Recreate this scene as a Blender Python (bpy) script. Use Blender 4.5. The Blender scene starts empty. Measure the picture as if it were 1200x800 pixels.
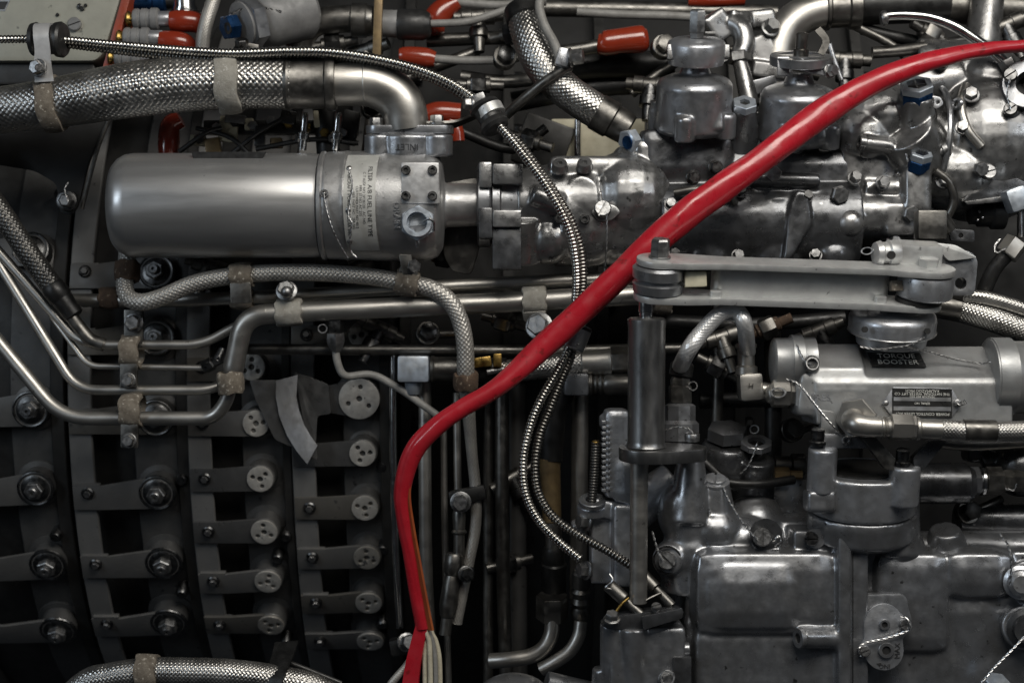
import bpy, bmesh, math, random
from mathutils import Vector, Matrix, noise
random.seed(7)
R_ = math.radians
sc = bpy.context.scene
col = sc.collection
# ---------------------------------------------------------------- camera, world, lamps, exposure
DIST = 1.8                       # metres from the lens to the reference plane (the linkage and the filter)
PITCH = -R_(14)                  # the camera looks down on the engine
HEIGHT = 1.25
ROT = Matrix.Rotation(PITCH, 4, 'X')
WORLD = Matrix.Translation((0, 0, HEIGHT)) @ ROT
cam_d = bpy.data.cameras.new('camera'); cam = bpy.data.objects.new('camera', cam_d); col.objects.link(cam)
cam_d.sensor_width = 36; cam_d.lens = 36 * DIST / 1.2
cam.location = WORLD @ Vector((0, -DIST, 0)); cam.rotation_euler = (R_(90) + PITCH, 0, 0)
cam_d.clip_start = 0.05; cam_d.clip_end = 60
cam_d.dof.use_dof = True; cam_d.dof.focus_distance = DIST - 0.02; cam_d.dof.aperture_fstop = 4.0
sc.camera = cam
sc.render.resolution_x = 1024; sc.render.resolution_y = 682
wd = bpy.data.worlds.new('World'); sc.world = wd; wd.use_nodes = True
wd.node_tree.nodes['Background'].inputs[0].default_value = (0.80, 0.88, 1.0, 1)
wd.node_tree.nodes['Background'].inputs[1].default_value = 0.016
sc.view_settings.view_transform = 'Standard'; sc.view_settings.look = 'None'
sc.view_settings.exposure = -0.2; sc.view_settings.gamma = 1.0
sc.cycles.use_denoising = True; sc.cycles.max_bounces = 6; sc.cycles.glossy_bounces = 4; sc.cycles.diffuse_bounces = 3
sc.cycles.sample_clamp_indirect = 4.0
def area(name, loc, target, sx, sy, power, colr):
    l = bpy.data.lights.new(name, 'AREA'); l.shape = 'RECTANGLE'; l.size = sx; l.size_y = sy; l.energy = power; l.color = colr
    o = bpy.data.objects.new(name, l); col.objects.link(o); o.location = loc
    o.rotation_euler = (Vector(target) - Vector(loc)).to_track_quat('-Z', 'Y').to_euler()
    return o
area('hangar_lamp', (0.55, -0.95, 2.75), (0.25, 0.1, 1.25), 1.6, 0.75, 40, (1.0, 0.955, 0.88))
area('hangar_window', (-2.2, -1.6, 2.35), (0.1, 0.15, 1.2), 0.55, 1.1, 16, (0.78, 0.89, 1.0))
area('far_hangar_lamp', (2.6, -1.9, 2.9), (0.45, 0.1, 1.2), 0.9, 0.5, 9, (0.90, 0.95, 1.0))

# ---------------------------------------------------------------- points: (photo x, photo y, depth in mm)  ->  metres in the engine's frame
def S(d): return (DIST + d / 1000) / DIST
def P(x, y, d=0.0):
    s = S(d); return Vector(((x - 600) * s, d, (400 - y) * s)) / 1000
def D(v):                                   # direction (right, down, deeper) -> engine frame
    return Vector((v[0], v[2], -v[1])).normalized()
T15 = R_(16)
UP = (0, -math.cos(T15), -math.sin(T15)); DN = (0, math.cos(T15), math.sin(T15))
IN = (0, 0, 1); OUT = (0, 0, -1); RT = (1, 0, 0); LF = (-1, 0, 0)
def tilt(deg, lean=0):
    a = R_(deg); b = R_(lean); return (math.sin(b), -math.cos(a) * math.cos(b), -math.sin(a))
def frame(ax):
    z = D(ax) if not isinstance(ax, Vector) else ax.normalized()
    h = Vector((1, 0, 0)) if abs(z.x) < .9 else Vector((0, 0, 1))
    y = z.cross(h).normalized(); x = y.cross(z).normalized()
    return x, y, z

def crom(pts, sub):                          # Catmull-Rom through the points (values: Vector + radius)
    out = []
    n = len(pts)
    for i in range(n - 1):
        p0 = pts[max(i - 1, 0)]; p1 = pts[i]; p2 = pts[i + 1]; p3 = pts[min(i + 2, n - 1)]
        if i == 0: p0 = 2 * p1 - p2
        if i == n - 2: p3 = 2 * p2 - p1
        for k in range(sub):
            t = k / sub
            out.append(.5 * ((2 * p1) + (-p0 + p2) * t + (2 * p0 - 5 * p1 + 4 * p2 - p3) * t * t + (-p0 + 3 * p1 - 3 * p2 + p3) * t ** 3))
    out.append(pts[-1].copy()); return out
def resample(pts, step):
    out = [pts[0].copy()]; acc = 0.0
    for a, b in zip(pts[:-1], pts[1:]):
        L = (b.xyz - a.xyz).length
        if L < 1e-9: continue
        while acc + L >= step:
            t = (step - acc) / L; a = a.lerp(b, t); out.append(a.copy()); L = (b.xyz - a.xyz).length; acc = 0.0
        acc += L
    if (out[-1].xyz - pts[-1].xyz).length > step * .3: out.append(pts[-1].copy())
    return out
def line4(path, r):
    n = len(path); rr = r if isinstance(r, (list, tuple)) else [r] * n
    out = []
    for p, q in zip(path, rr):
        v = P(*p) if not isinstance(p, Vector) else p
        d = p[2] if not isinstance(p, Vector) and len(p) > 2 else (0 if not isinstance(p, Vector) else p.y * 1000)
        out.append(Vector((v.x, v.y, v.z, q * S(d) / 1000)))
    return out
def frames(pts):
    tg = []
    n = len(pts)
    for i in range(n):
        t = (pts[min(i + 1, n - 1)].xyz - pts[max(i - 1, 0)].xyz); tg.append(t.normalized())
    h = Vector((0, -1, 0)) if abs(tg[0].y) < .9 else Vector((0, 0, 1))
    u = (h - tg[0] * h.dot(tg[0])).normalized(); fr = []
    for t in tg:
        u = (u - t * u.dot(t)).normalized(); fr.append((u, t.cross(u).normalized(), t))
    return fr

class MB:
    """collects shapes in the engine frame; part()/single() link them as one mesh object"""
    def __init__(s): s.v = []; s.f = []; s.uv = {}
    def add(s, vs, fs):
        o = len(s.v); s.v += [tuple(v) for v in vs]; s.f += [tuple(i + o for i in f) for f in fs]; return s
    def addbm(s, bm):
        bm.verts.index_update(); s.add([v.co for v in bm.verts], [[v.index for v in f.verts] for f in bm.faces]); bm.free(); return s
    # rings of points -> skin
    def skin(s, rings, cap0=True, cap1=True):
        n = len(rings[0]); vs = [p for r in rings for p in r]; fs = []
        for i in range(len(rings) - 1):
            for k in range(n):
                a = i * n + k; b = i * n + (k + 1) % n; fs.append((a, b, b + n, a + n))
        if cap0: fs.append(tuple(range(n - 1, -1, -1)))
        if cap1: fs.append(tuple(range((len(rings) - 1) * n, len(rings) * n)))
        return s.add(vs, fs)
    def lathe(s, o, ax, prof, seg=32, ph=0.0, sx=1.0, sy=1.0, closed=False):
        c = P(*o) if not isinstance(o, Vector) else o; k = S(c.y * 1000) / 1000
        x, y, z = frame(ax); rings = []
        for h, r in prof:
            r = max(r, 1e-3)
            rings.append([c + z * (h * k) + (x * (math.cos(a) * sx) + y * (math.sin(a) * sy)) * (r * k) for a in [2 * math.pi * q / seg + ph for q in range(seg)]])
        if closed: rings.append(rings[0])
        return s.skin(rings, not closed, not closed)
    def cyl(s, a, b, r, r2=None, seg=28, bev=1.0):
        A = P(*a) if not isinstance(a, Vector) else a; B = P(*b) if not isinstance(b, Vector) else b
        k = S(A.y * 1000) / 1000; L = (B - A).length / k; r2 = r if r2 is None else r2; e = min(bev, L * .4, r * .5, r2 * .5)
        return s.lathe(A, (B - A), [(0, r - e), (e, r), (L - e, r2), (L, r2 - e)], seg)
    def hexa(s, o, ax, r, h, ph=0.0, seg=6):
        e = min(1.2, h * .2)
        return s.lathe(o, ax, [(0, r - e * .5), (e * .6, r), (h - e, r), (h, r - e)], seg, ph)
    def torus(s, o, ax, R, r, seg=32, n=10, sx=1.0, sy=1.0):
        return s.lathe(o, ax, [(math.sin(2 * math.pi * q / n) * r, R + math.cos(2 * math.pi * q / n) * r) for q in range(n)], seg, 0, sx, sy, closed=True)
    def ring(s, o, ax, r0, r1, h, seg=32, ph=0.0):     # tube wall: hole through
        e = min(.8, (r1 - r0) * .25)
        return s.lathe(o, ax, [(0, r0), (0, r1 - e), (e, r1), (h - e, r1), (h, r1 - e), (h, r0)], seg, ph, closed=True)
    def ball(s, o, r, ax=UP, f=1.0, seg=24):
        return s.lathe(o, ax, [(-r * f * math.cos(math.pi * q / 12), r * math.sin(math.pi * q / 12)) for q in range(13)], seg)
    def tube(s, path, r, seg=14, sub=6, sm=True, cap=True):
        pts = line4(path, r); pts = crom(pts, sub) if sm else pts; fr = frames(pts)
        return s.skin([[p.xyz + (u * math.cos(a) + w * math.sin(a)) * p.w for a in [2 * math.pi * q / seg for q in range(seg)]] for p, (u, w, t) in zip(pts, fr)], cap, cap)
    def flat(s, path, w, t, roll=0.0, sub=6):            # strap: rectangular section w wide across the picture, t thick
        pts = crom(line4(path, w), sub); fr = frames(pts); k = t / 2000
        rings = []
        for p, (u, v, q) in zip(pts, fr):
            a = u * math.cos(roll) + v * math.sin(roll); b = q.cross(a)
            rings.append([p.xyz + b * p.w + a * k, p.xyz - b * p.w + a * k, p.xyz - b * p.w - a * k, p.xyz + b * p.w - a * k])
        return s.skin(rings)
    def braid(s, path, r, strands=24, lay=1.0, amp=.06, step=None, seg=None):
        """woven wire hose: two families of strands, over and under"""
        pts = crom(line4(path, r), 8); r0 = pts[len(pts) // 2].w
        seg = seg or strands * 6; step = step or 2 * math.pi * r0 / strands / 6 / lay
        pts = resample(pts, step); fr = frames(pts); L = 0; rings = []
        for i, (p, (u, w, t)) in enumerate(zip(pts, fr)):
            if i: L += (p.xyz - pts[i - 1].xyz).length
            ring = []
            for q in range(seg):
                a = 2 * math.pi * q / seg
                A = strands * (a / (2 * math.pi) + L / (2 * math.pi * r0) * lay); B = strands * (a / (2 * math.pi) - L / (2 * math.pi * r0) * lay)
                fa = math.sin(math.pi * (A % 1)); fb = math.sin(math.pi * (B % 1))
                if (math.floor(A) + math.floor(B)) % 2: fa, fb = fb, fa
                h = math.sqrt(fa) * (.45 + .55 * fb) - .4
                ring.append(p.xyz + (u * math.cos(a) + w * math.sin(a)) * (p.w * (1 + amp * h)))
            rings.append(ring)
        return s.skin(rings)
    def ribbed(s, path, r, pitch=4.0, amp=.16, seg=14):
        pts = resample(crom(line4(path, r), 10), pitch / 6000); fr = frames(pts); rings = []
        for i, (p, (u, w, t)) in enumerate(zip(pts, fr)):
            m = p.w * (1 + amp * (abs(math.sin(math.pi * i / 6)) * 1.5 - 1))
            rings.append([p.xyz + (u * math.cos(a) + w * math.sin(a)) * m for a in [2 * math.pi * q / seg for q in range(seg)]])
        return s.skin(rings)
    def twist(s, path, r):                                # two strands of lock wire
        r = r * .72
        pts = resample(crom(line4(path, r), 8), .0011); fr = frames(pts)
        for sgn in (0, math.pi):
            rings = []
            for i, (p, (u, w, t)) in enumerate(zip(pts, fr)):
                a = i * .55 + sgn; c = p.xyz + (u * math.cos(a) + w * math.sin(a)) * p.w
                rings.append([c + (u * math.cos(b) + w * math.sin(b)) * p.w for b in (0, 1.26, 2.51, 3.77, 5.03)])
            s.skin(rings)
        return s
    def box(s, c, size, rot=(0, 0, 0), bev=1.5, ax=None, taper=1.0):
        """size = (across, high, deep) in mm at that depth; rot about the picture's depth (z), right (x) and up axes, degrees"""
        o = P(*c) if not isinstance(c, Vector) else c; k = S(o.y * 1000) / 1000
        bm = bmesh.new(); bmesh.ops.create_cube(bm, size=1.0)
        for v in bm.verts:
            tp = taper if v.co.z > 0 else 1.0
            v.co = Vector((v.co.x * size[0] * k * tp, v.co.y * size[2] * k * tp, v.co.z * size[1] * k))
        if bev: bmesh.ops.bevel(bm, geom=list(bm.edges), offset=bev * k, segments=2, affect='EDGES', profile=.6)
        m = Matrix.Rotation(R_(-rot[0]), 4, 'Y') @ Matrix.Rotation(R_(rot[1]), 4, 'X') @ Matrix.Rotation(R_(rot[2]), 4, 'Z')
        bm.transform(Matrix.Translation(o) @ m)
        return s.addbm(bm)
    def prism(s, pts, d, t, bev=1.0, holes=(), X=None, Y=None, o=None, rnd=0):
        """outline in photo points at depth d, t mm thick away from the viewer; or 2-d outline in a frame o, X, Y"""
        if o is None:
            s0 = S(d) / 1000
            cv = lambda q: P(q[0], q[1], d); n = Vector((0, 1, 0)) * (t * s0)
        else:
            oo = P(*o) if not isinstance(o, Vector) else o; s0 = S(oo.y * 1000) / 1000; x = D(X) if not isinstance(X, Vector) else X; y = D(Y) if not isinstance(Y, Vector) else Y
            cv = lambda q: oo + (x * q[0] + y * q[1]) * s0; n = x.cross(y).normalized() * (t * s0)
        if rnd: pts = rounded(pts, rnd)
        bm = bmesh.new(); loops = []
        for lp in [pts] + list(holes):
            vs = [bm.verts.new(cv(q)) for q in lp]; loops.append([bm.edges.new((vs[i], vs[(i + 1) % len(vs)])) for i in range(len(vs))])
        if holes: bmesh.ops.triangle_fill(bm, use_beauty=True, use_dissolve=False, edges=[e for l in loops for e in l])
        else: bm.faces.new(list(bm.verts))
        rim = [e for e in bm.edges if len(e.link_faces) == 1]
        r = bmesh.ops.extrude_face_region(bm, geom=list(bm.faces))
        nv = [g for g in r['geom'] if isinstance(g, bmesh.types.BMVert)]
        bmesh.ops.translate(bm, verts=nv, vec=n)
        bmesh.ops.recalc_face_normals(bm, faces=list(bm.faces))
        if bev:
            ed = [e for e in bm.edges if len(e.link_faces) == 2 and e.calc_face_angle(0) > .9]
            try: bmesh.ops.bevel(bm, geom=ed, offset=bev * s0, segments=2, affect='EDGES', profile=.6, clamp_overlap=True)
            except Exception: pass
        return s.addbm(bm)
    def mesh(s, name, origin, angle=38):
        me = bpy.data.meshes.new(name); me.from_pydata([Vector(v) - origin for v in s.v], [], s.f); me.update()
        bm = bmesh.new(); bm.from_mesh(me); bmesh.ops.recalc_face_normals(bm, faces=list(bm.faces)); bm.to_mesh(me); bm.free()
        me.polygons.foreach_set('use_smooth', [True] * len(me.polygons)); me.set_sharp_from_angle(angle=R_(angle))
        return me
    def part(s, name, mat, parent, label=None, kind=None, angle=38):
        org = Vector(parent['_o']) if '_o' in parent else Vector((0, 0, 0))
        o = bpy.data.objects.new(name, s.mesh(name, org, angle)); col.objects.link(o); o.parent = parent
        o.data.materials.append(M[mat]); o['_o'] = tuple(org)
        if label: o['label'] = label
        if kind: o['kind'] = kind
        return o
    def single(s, name, mat, label, cat, group=None, kind=None, angle=38):
        n = len(s.v); org = sum((Vector(v) for v in s.v), Vector()) / n
        o = bpy.data.objects.new(name, s.mesh(name, org, angle)); col.objects.link(o); o.data.materials.append(M[mat])
        o.matrix_world = WORLD @ Matrix.Translation(org); o['_o'] = tuple(org)
        tag(o, label, cat, group, kind); return o
    def cast(s, name, mat, parent, vox=3.0, smooth=6, fac=.6):
        """one cast body: the shapes are fused and their edges filleted"""
        o = s.part(name, mat, parent)
        r = o.modifiers.new('fuse', 'REMESH'); r.mode = 'VOXEL'; r.voxel_size = vox / 1000; r.use_smooth_shade = True
        m = o.modifiers.new('fillet', 'SMOOTH'); m.factor = fac; m.iterations = smooth
        return o
def rounded(pts, r, n=4):
    out = []; N = len(pts)
    for i in range(N):
        a, b, c = Vector(pts[i - 1][:2]), Vector(pts[i][:2]), Vector(pts[(i + 1) % N][:2])
        q = min(r, (a - b).length * .45, (c - b).length * .45); p0 = b + (a - b).normalized() * q; p2 = b + (c - b).normalized() * q
        for k in range(n + 1):
            t = k / n; out.append(tuple(p0 * (1 - t) ** 2 + b * 2 * t * (1 - t) + p2 * t * t))
    return out
def circ(x, y, r, n=14, a0=0, a1=360):
    full = a1 - a0 >= 360
    return [(x + r * math.cos(R_(a0 + (a1 - a0) * k / (n if full else n - 1))), y + r * math.sin(R_(a0 + (a1 - a0) * k / (n if full else n - 1)))) for k in range(n)]
def tag(o, label=None, cat=None, group=None, kind=None):
    if label: o['label'] = label
    if cat: o['category'] = cat
    if group: o['group'] = group
    if kind: o['kind'] = kind
def thing(name, label, cat, at, group=None, kind=None):
    o = bpy.data.objects.new(name, None); col.objects.link(o); o.empty_display_size = .02
    p = P(*at) if not isinstance(at, Vector) else at
    o.matrix_world = WORLD @ Matrix.Translation(p); o['_o'] = tuple(p); tag(o, label, cat, group, kind); return o
def text(name, body, mat, parent, at, X, Y, size, depth=.3, align='CENTER', lines=1.0, bend=None):
    """raised or printed lettering: X = reading direction, Y = up of the letters; a real font outline turned into a mesh"""
    cu = bpy.data.curves.new('lettering', 'FONT'); cu.body = body; cu.size = 1.0; cu.align_x = align; cu.align_y = 'CENTER'; cu.space_line = lines; cu.resolution_u = 2
    ob = bpy.data.objects.new('lettering', cu); col.objects.link(ob)
    dg = bpy.context.evaluated_depsgraph_get(); me = bpy.data.meshes.new_from_object(ob.evaluated_get(dg)); bpy.data.objects.remove(ob)
    o = P(*at) if not isinstance(at, Vector) else at; k = size * S(o.y * 1000) / 1000; x = D(X) if not isinstance(X, Vector) else X; y = D(Y) if not isinstance(Y, Vector) else Y
    n = x.cross(y).normalized(); org = Vector(parent['_o'])
    bm = bmesh.new(); bm.from_mesh(me)
    r = bmesh.ops.extrude_face_region(bm, geom=list(bm.faces)); nv = [g for g in r['geom'] if isinstance(g, bmesh.types.BMVert)]
    for v in bm.verts: v.co.z = 0
    for v in nv: v.co.z = depth / size
    for v in bm.verts:
        q = o + (x * v.co.x + y * v.co.y + n * v.co.z) * k
        if bend: q = bend(q, v.co.z * k)
        v.co = q - org
    bmesh.ops.recalc_face_normals(bm, faces=list(bm.faces))
    bm.to_mesh(me); bm.free(); me.materials.clear(); me.materials.append(M[mat])
    t = bpy.data.objects.new(name, me); col.objects.link(t); t.parent = parent; t['_o'] = tuple(org); return t

# ---------------------------------------------------------------- materials
M = {}
def mat(name, c, met=0.0, rough=.5, c2=None, scale=40, contrast=.5, bump=.0, bscale=300, rvar=.12, coat=0.0, spots=None, scuff=None, stretch=None, bdet=3):
    """base colour with a second tone in worn patches, varied roughness, fine relief"""
    m = bpy.data.materials.new(name); m.use_nodes = True; nt = m.node_tree; N = nt.nodes; L = nt.links
    b = N['Principled BSDF']; tc = N.new('ShaderNodeTexCoord'); mp = N.new('ShaderNodeMapping'); L.new(tc.outputs['Object'], mp.inputs[0])
    if stretch: mp.inputs['Scale'].default_value = stretch
    n1 = N.new('ShaderNodeTexNoise'); n1.inputs['Scale'].default_value = scale; n1.inputs['Detail'].default_value = 6; n1.inputs['Roughness'].default_value = .65; L.new(mp.outputs[0], n1.inputs['Vector'])
    cr = N.new('ShaderNodeValToRGB'); cr.color_ramp.elements[0].position = .5 - contrast * .25; cr.color_ramp.elements[1].position = .5 + contrast * .25
    c2 = c2 or tuple(x * .62 for x in c)
    cr.color_ramp.elements[0].color = (*c2, 1); cr.color_ramp.elements[1].color = (*c, 1)
    L.new(n1.outputs['Fac'], cr.inputs[0]); out = cr.outputs[0]
    if spots:                                 # specks of dirt or chipped paint: (colour, scale, amount)
        n3 = N.new('ShaderNodeTexNoise'); n3.inputs['Scale'].default_value = spots[1]; n3.inputs['Detail'].default_value = 3; L.new(tc.outputs['Object'], n3.inputs['Vector'])
        mr = N.new('ShaderNodeMapRange'); mr.inputs[1].default_value = .72 - spots[2] * .2; mr.inputs[2].default_value = .78 - spots[2] * .2; L.new(n3.outputs['Fac'], mr.inputs[0])
        mx = N.new('ShaderNodeMix'); mx.data_type = 'RGBA'; L.new(mr.outputs[0], mx.inputs[0]); L.new(out, mx.inputs[6]); mx.inputs[7].default_value = (*spots[0], 1); out = mx.outputs[2]
    if scuff:                                 # thin pale scrapes: (colour, scale, amount)
        n5 = N.new('ShaderNodeTexNoise'); n5.inputs['Scale'].default_value = scuff[1]; n5.inputs['Detail'].default_value = 8; n5.inputs['Roughness'].default_value = .8; n5.inputs['Distortion'].default_value = 1.5; L.new(tc.outputs['Object'], n5.inputs['Vector'])
        m5 = N.new('ShaderNodeMapRange'); m5.inputs[1].default_value = .66; m5.inputs[2].default_value = .74; m5.inputs[4].default_value = scuff[2] * 2; L.new(n5.outputs['Fac'], m5.inputs[0])
        x5 = N.new('ShaderNodeMix'); x5.data_type = 'RGBA'; L.new(m5.outputs[0], x5.inputs[0]); L.new(out, x5.inputs[6]); x5.inputs[7].default_value = (*scuff[0], 1); out = x5.outputs[2]
    L.new(out, b.inputs['Base Color'])
    b.inputs['Metallic'].default_value = met
    n2 = N.new('ShaderNodeTexNoise'); n2.inputs['Scale'].default_value = scale * 2.3; n2.inputs['Detail'].default_value = 4; L.new(mp.outputs[0], n2.inputs['Vector'])
    r2 = N.new('ShaderNodeMapRange'); r2.inputs[1].default_value = .3; r2.inputs[2].default_value = .7; r2.inputs[3].default_value = max(rough - rvar, .04); r2.inputs[4].default_value = min(rough + rvar, 1)
    L.new(n2.outputs['Fac'], r2.inputs[0]); L.new(r2.outputs[0], b.inputs['Roughness'])
    if bump:
        n4 = N.new('ShaderNodeTexNoise'); n4.inputs['Scale'].default_value = bscale; n4.inputs['Detail'].default_value = bdet; n4.inputs['Roughness'].default_value = .62; L.new(mp.outputs[0], n4.inputs['Vector'])
        bp = N.new('ShaderNodeBump'); bp.inputs['Strength'].default_value = min(bump, 1); bp.inputs['Distance'].default_value = .0006; L.new(n4.outputs['Fac'], bp.inputs['Height']); L.new(bp.outputs[0], b.inputs['Normal'])
    if coat: b.inputs['Coat Weight'].default_value = coat; b.inputs['Coat Roughness'].default_value = .12
    M[name] = m; return m
G = lambda v, t=(1, 1, 1): (v * t[0], v * t[1], v * t[2])
warm = (1.0, .965, .90); cool = (.93, .97, 1.05)
mat('tube_steel', G(.48, warm), .94, .40, G(.36, warm), 30, .8, .10, 500, .08, stretch=(.35, 1, 1), spots=(G(.22, warm), 120, .12))
mat('dark_steel', G(.20, warm), .95, .40, G(.10, warm), 40, .8, .15, 400)
mat('black_steel', G(.05), .8, .45, G(.02), 40, .8, .2, 300)
mat('shade_black', G(.018), .3, .65, G(.008), 14, .9, .3, 120)  # near-black that puts the shade of the deep gaps into the colour
mat('canister', G(.40), .78, .37, G(.35), 26, .9, .05, 500, .08, stretch=(.14, 1, 1), spots=(G(.27), 190, .06))
mat('canister_head', G(.42), .78, .40, G(.32), 45, .9, .25, 420, .08, spots=(G(.2), 140, .1))
mat('cast', G(.31), .84, .33, G(.18), 34, 1.1, .55, 85, .13, coat=.3, spots=(G(.07), 120, .28), bdet=9)
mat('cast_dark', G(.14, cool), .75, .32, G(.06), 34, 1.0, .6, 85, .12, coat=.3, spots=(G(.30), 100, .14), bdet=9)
mat('cast_grey', G(.34, cool), .82, .35, G(.22), 36, 1.0, .5, 110, .10, coat=.15, spots=(G(.08), 140, .2), bdet=8)
mat('cast_light', G(.50, cool), .80, .36, G(.36), 40, .9, .30, 420, .10, spots=(G(.15), 150, .15))
mat('gunmetal', G(.27), .95, .34, G(.20), 40, .8, .2, 400, .08, stretch=(1, 1, .3))
mat('booster_paint', G(.35, (.96, .99, 1.0)), .6, .40, G(.28), 30, .7, .16, 400, .08, spots=(G(.12), 150, .15))
mat('link_alu', G(.58, (.97, .99, .97)), .6, .40, G(.47), 45, .7, .18, 500, .10, spots=(G(.16), 130, .2))
mat('bolt', G(.34), .95, .40, G(.18), 90, .9, .35, 500)
mat('bolt_dark', G(.16), 1, .36, G(.06), 90, .9, .2, 500)
mat('satin_chrome', G(.72), .85, .30, G(.62), 60, .6, .05, 500, .06)
mat('strap_alu', G(.70), .6, .38, G(.58), 60, .6, .1, 500, .06)
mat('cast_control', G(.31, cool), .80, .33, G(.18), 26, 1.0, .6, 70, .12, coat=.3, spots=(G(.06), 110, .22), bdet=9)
mat('cover_alu', G(.58), .6, .42, G(.48), 60, .7, .15, 400)
mat('chrome', G(.62), 1, .20, G(.48), 60, .6, .05, 500, .06)
mat('conduit', G(.60, (1, .98, .92)), 1, .24, G(.40, warm), 60, .7, 0, 300, .08)
mat('conduit_dark', G(.30, warm), 1, .32, G(.14, warm), 60, .7, 0, 300, .08)
mat('braid_wire', G(.50, (1, .985, .95)), .95, .34, G(.26, warm), 22, 1.0, 0, 300, .10, spots=(G(.12, warm), 60, .2))
mat('braid_grey', G(.44, warm), .6, .42, G(.28, warm), 50, .8, 0, 300, .08)
mat('braid_black', G(.13, warm), .8, .36, G(.05), 60, .8, 0, 300, .08)
mat('lock_wire', G(.55), 1, .36, G(.36), 90, .6)
mat('cushion', (.21, .185, .15), 0, .9, (.06, .045, .032), 120, 1.2, 1.0, 480, .05, spots=((.36, .33, .28), 230, .55))
mat('cushion_pale', (.33, .32, .285), 0, .92, (.19, .175, .15), 110, 1.1, 1.0, 520, .05, spots=((.42, .41, .38), 260, .5))
mat('cushion_brown', (.105, .065, .04), 0, .9, (.03, .02, .015), 130, 1.2, 1.0, 480, .05, spots=((.25, .20, .15), 230, .4))
mat('red_sleeve', (.40, .014, .025), 0, .34, (.31, .009, .016), 26, 1.2, .5, 70, .14, coat=.45, spots=((.20, .010, .012), 75, .42), scuff=((.60, .16, .17), 55, .30))
mat('orange_sleeve', (.30, .085, .018), 0, .5, (.20, .03, .012), 30, 1.0, .3, 160, .1)
mat('red_boot', (.23, .030, .012), 0, .22, (.18, .018, .008), 30, 1, .12, 80, .08, coat=.5)
mat('rubber', G(.012), 0, .42, G(.02), 60, .7, .2, 300)
mat('grey_cable', G(.23, (1, .98, .93)), 0, .55, G(.13, warm), 60, .8, .4, 400)
mat('cream_wire', (.52, .48, .37), 0, .5, (.36, .33, .25), 80, .7, .2, 300)
mat('blue_anodised', (.016, .065, .18), .75, .34, (.010, .04, .11), 60, .7, .1, 300)
mat('pale_anodised', (.52, .57, .62), .75, .40, (.42, .46, .52), 60, .7, .1, 300)
mat('blue_steel', (.36, .42, .50), .7, .42, (.36, .38, .40), 40, .7, .1, 300)
mat('brass', (.48, .33, .10), 1, .34, (.26, .16, .05), 60, .8, .1, 300)
mat('gold_paint', (.24, .17, .08), .5, .45, (.10, .07, .04), 50, 1.0, .2, 300)
mat('box_paint', (.30, .30, .255), .1, .45, (.25, .25, .215), 30, .7, .2, 420, spots=(G(.06), 60, .22))
mat('grey_plastic', G(.20), .1, .5, G(.13), 50, .7, .2, 300)
mat('gasket_red', (.28, .045, .018), 0, .45, (.18, .03, .012), 50, .8, .2, 300)
mat('label_white', (.46, .46, .44), .3, .45, (.36, .36, .34), 50, .9, .1, 500, spots=(G(.20), 120, .2))
mat('label_black', G(.012), 0, .35, G(.02), 50, .7)
mat('label_frame', G(.42, cool), .8, .4, G(.33), 50, .7)
mat('ink', G(.02), 0, .6)
mat('ink_grey', G(.10), 0, .6)
mat('print_white', (.62, .62, .58), 0, .5, (.5, .5, .47))
mat('paper_tag', (.50, .47, .36), 0, .7, (.36, .33, .24), 60, .8)
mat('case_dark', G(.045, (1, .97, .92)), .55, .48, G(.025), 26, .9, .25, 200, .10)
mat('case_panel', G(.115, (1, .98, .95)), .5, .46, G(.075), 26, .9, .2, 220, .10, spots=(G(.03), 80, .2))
mat('ring_metal', G(.19, (1, .985, .95)), .45, .46, G(.16), 30, .9, .18, 260, .08, spots=(G(.06), 90, .2))
mat('lever_metal', G(.135, (1, .97, .92)), .5, .48, G(.12), 40, .9, .18, 260, .08)
mat('lever_warm', G(.12, (1, .93, .82)), .5, .46, G(.10, warm), 30, 1.0, .2, 260, .1, spots=(G(.04), 70, .3))
mat('lever_oily', G(.10), .55, .36, G(.08), 34, 1.0, .2, 260, .12)
mat('disc_metal', G(.54, warm), .6, .44, G(.40, warm), 120, .9, .3, 300, .08, spots=(G(.15), 200, .3))
mat('disc_stained', G(.42, (1, .94, .84)), .6, .46, G(.28, warm), 90, 1.1, .3, 300, .08, spots=(G(.10), 160, .5))
mat('sector_metal', G(.34, cool), .5, .42, G(.27), 60, .8, .15, 300)
mat('hole', G(.006), 0, .8)
# ---------------------------------------------------------------- compressor case: a large drum with its axis left to right
CR = .55; CF = 0.21; CC = Vector((0, CF + CR, -.03))          # radius, depth of its front, axis
def case_x(px): return (px - 600) / 1000 * S(CF * 1000 - 8)
def case_pt(x, ph, h=0.0): return Vector((x, CC.y - (CR + h) * math.cos(ph), CC.z + (CR + h) * math.sin(ph)))
def case_at(px, py, h=0.0):                                     # where the sight line of a photo point meets the drum at height h
    o = Vector((0, -DIST, 0)); d = (P(px, py, 0) - o).normalized(); r = CR + h
    oy, oz = o.y - CC.y, o.z - CC.z; a = d.y ** 2 + d.z ** 2; b = 2 * (oy * d.y + oz * d.z); c = oy * oy + oz * oz - r * r
    q = b * b - 4 * a * c
    t = (-b - math.sqrt(max(q, 0))) / (2 * a); p = o + d * t
    return p, math.atan2(p.z - CC.z, CC.y - p.y)
def band(m, x0, x1, h0, h1, p0=-80, p1=75, n=64):               # a hoop round the drum
    rings = []
    for k in range(n + 1):
        ph = R_(p0 + (p1 - p0) * k / n); e = .0012
        rings.append([case_pt(x0, ph, h0), case_pt(x0, ph, h1 - e), case_pt(x0 + e, ph, h1), case_pt(x1 - e, ph, h1), case_pt(x1, ph, h1 - e), case_pt(x1, ph, h0)])
    m.skin(rings); return m
cc = thing('compressor_case', 'dark curved compressor drum behind the vane levers at left', 'engine case', Vector((case_x(230), CC.y, CC.z - CR)))
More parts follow.
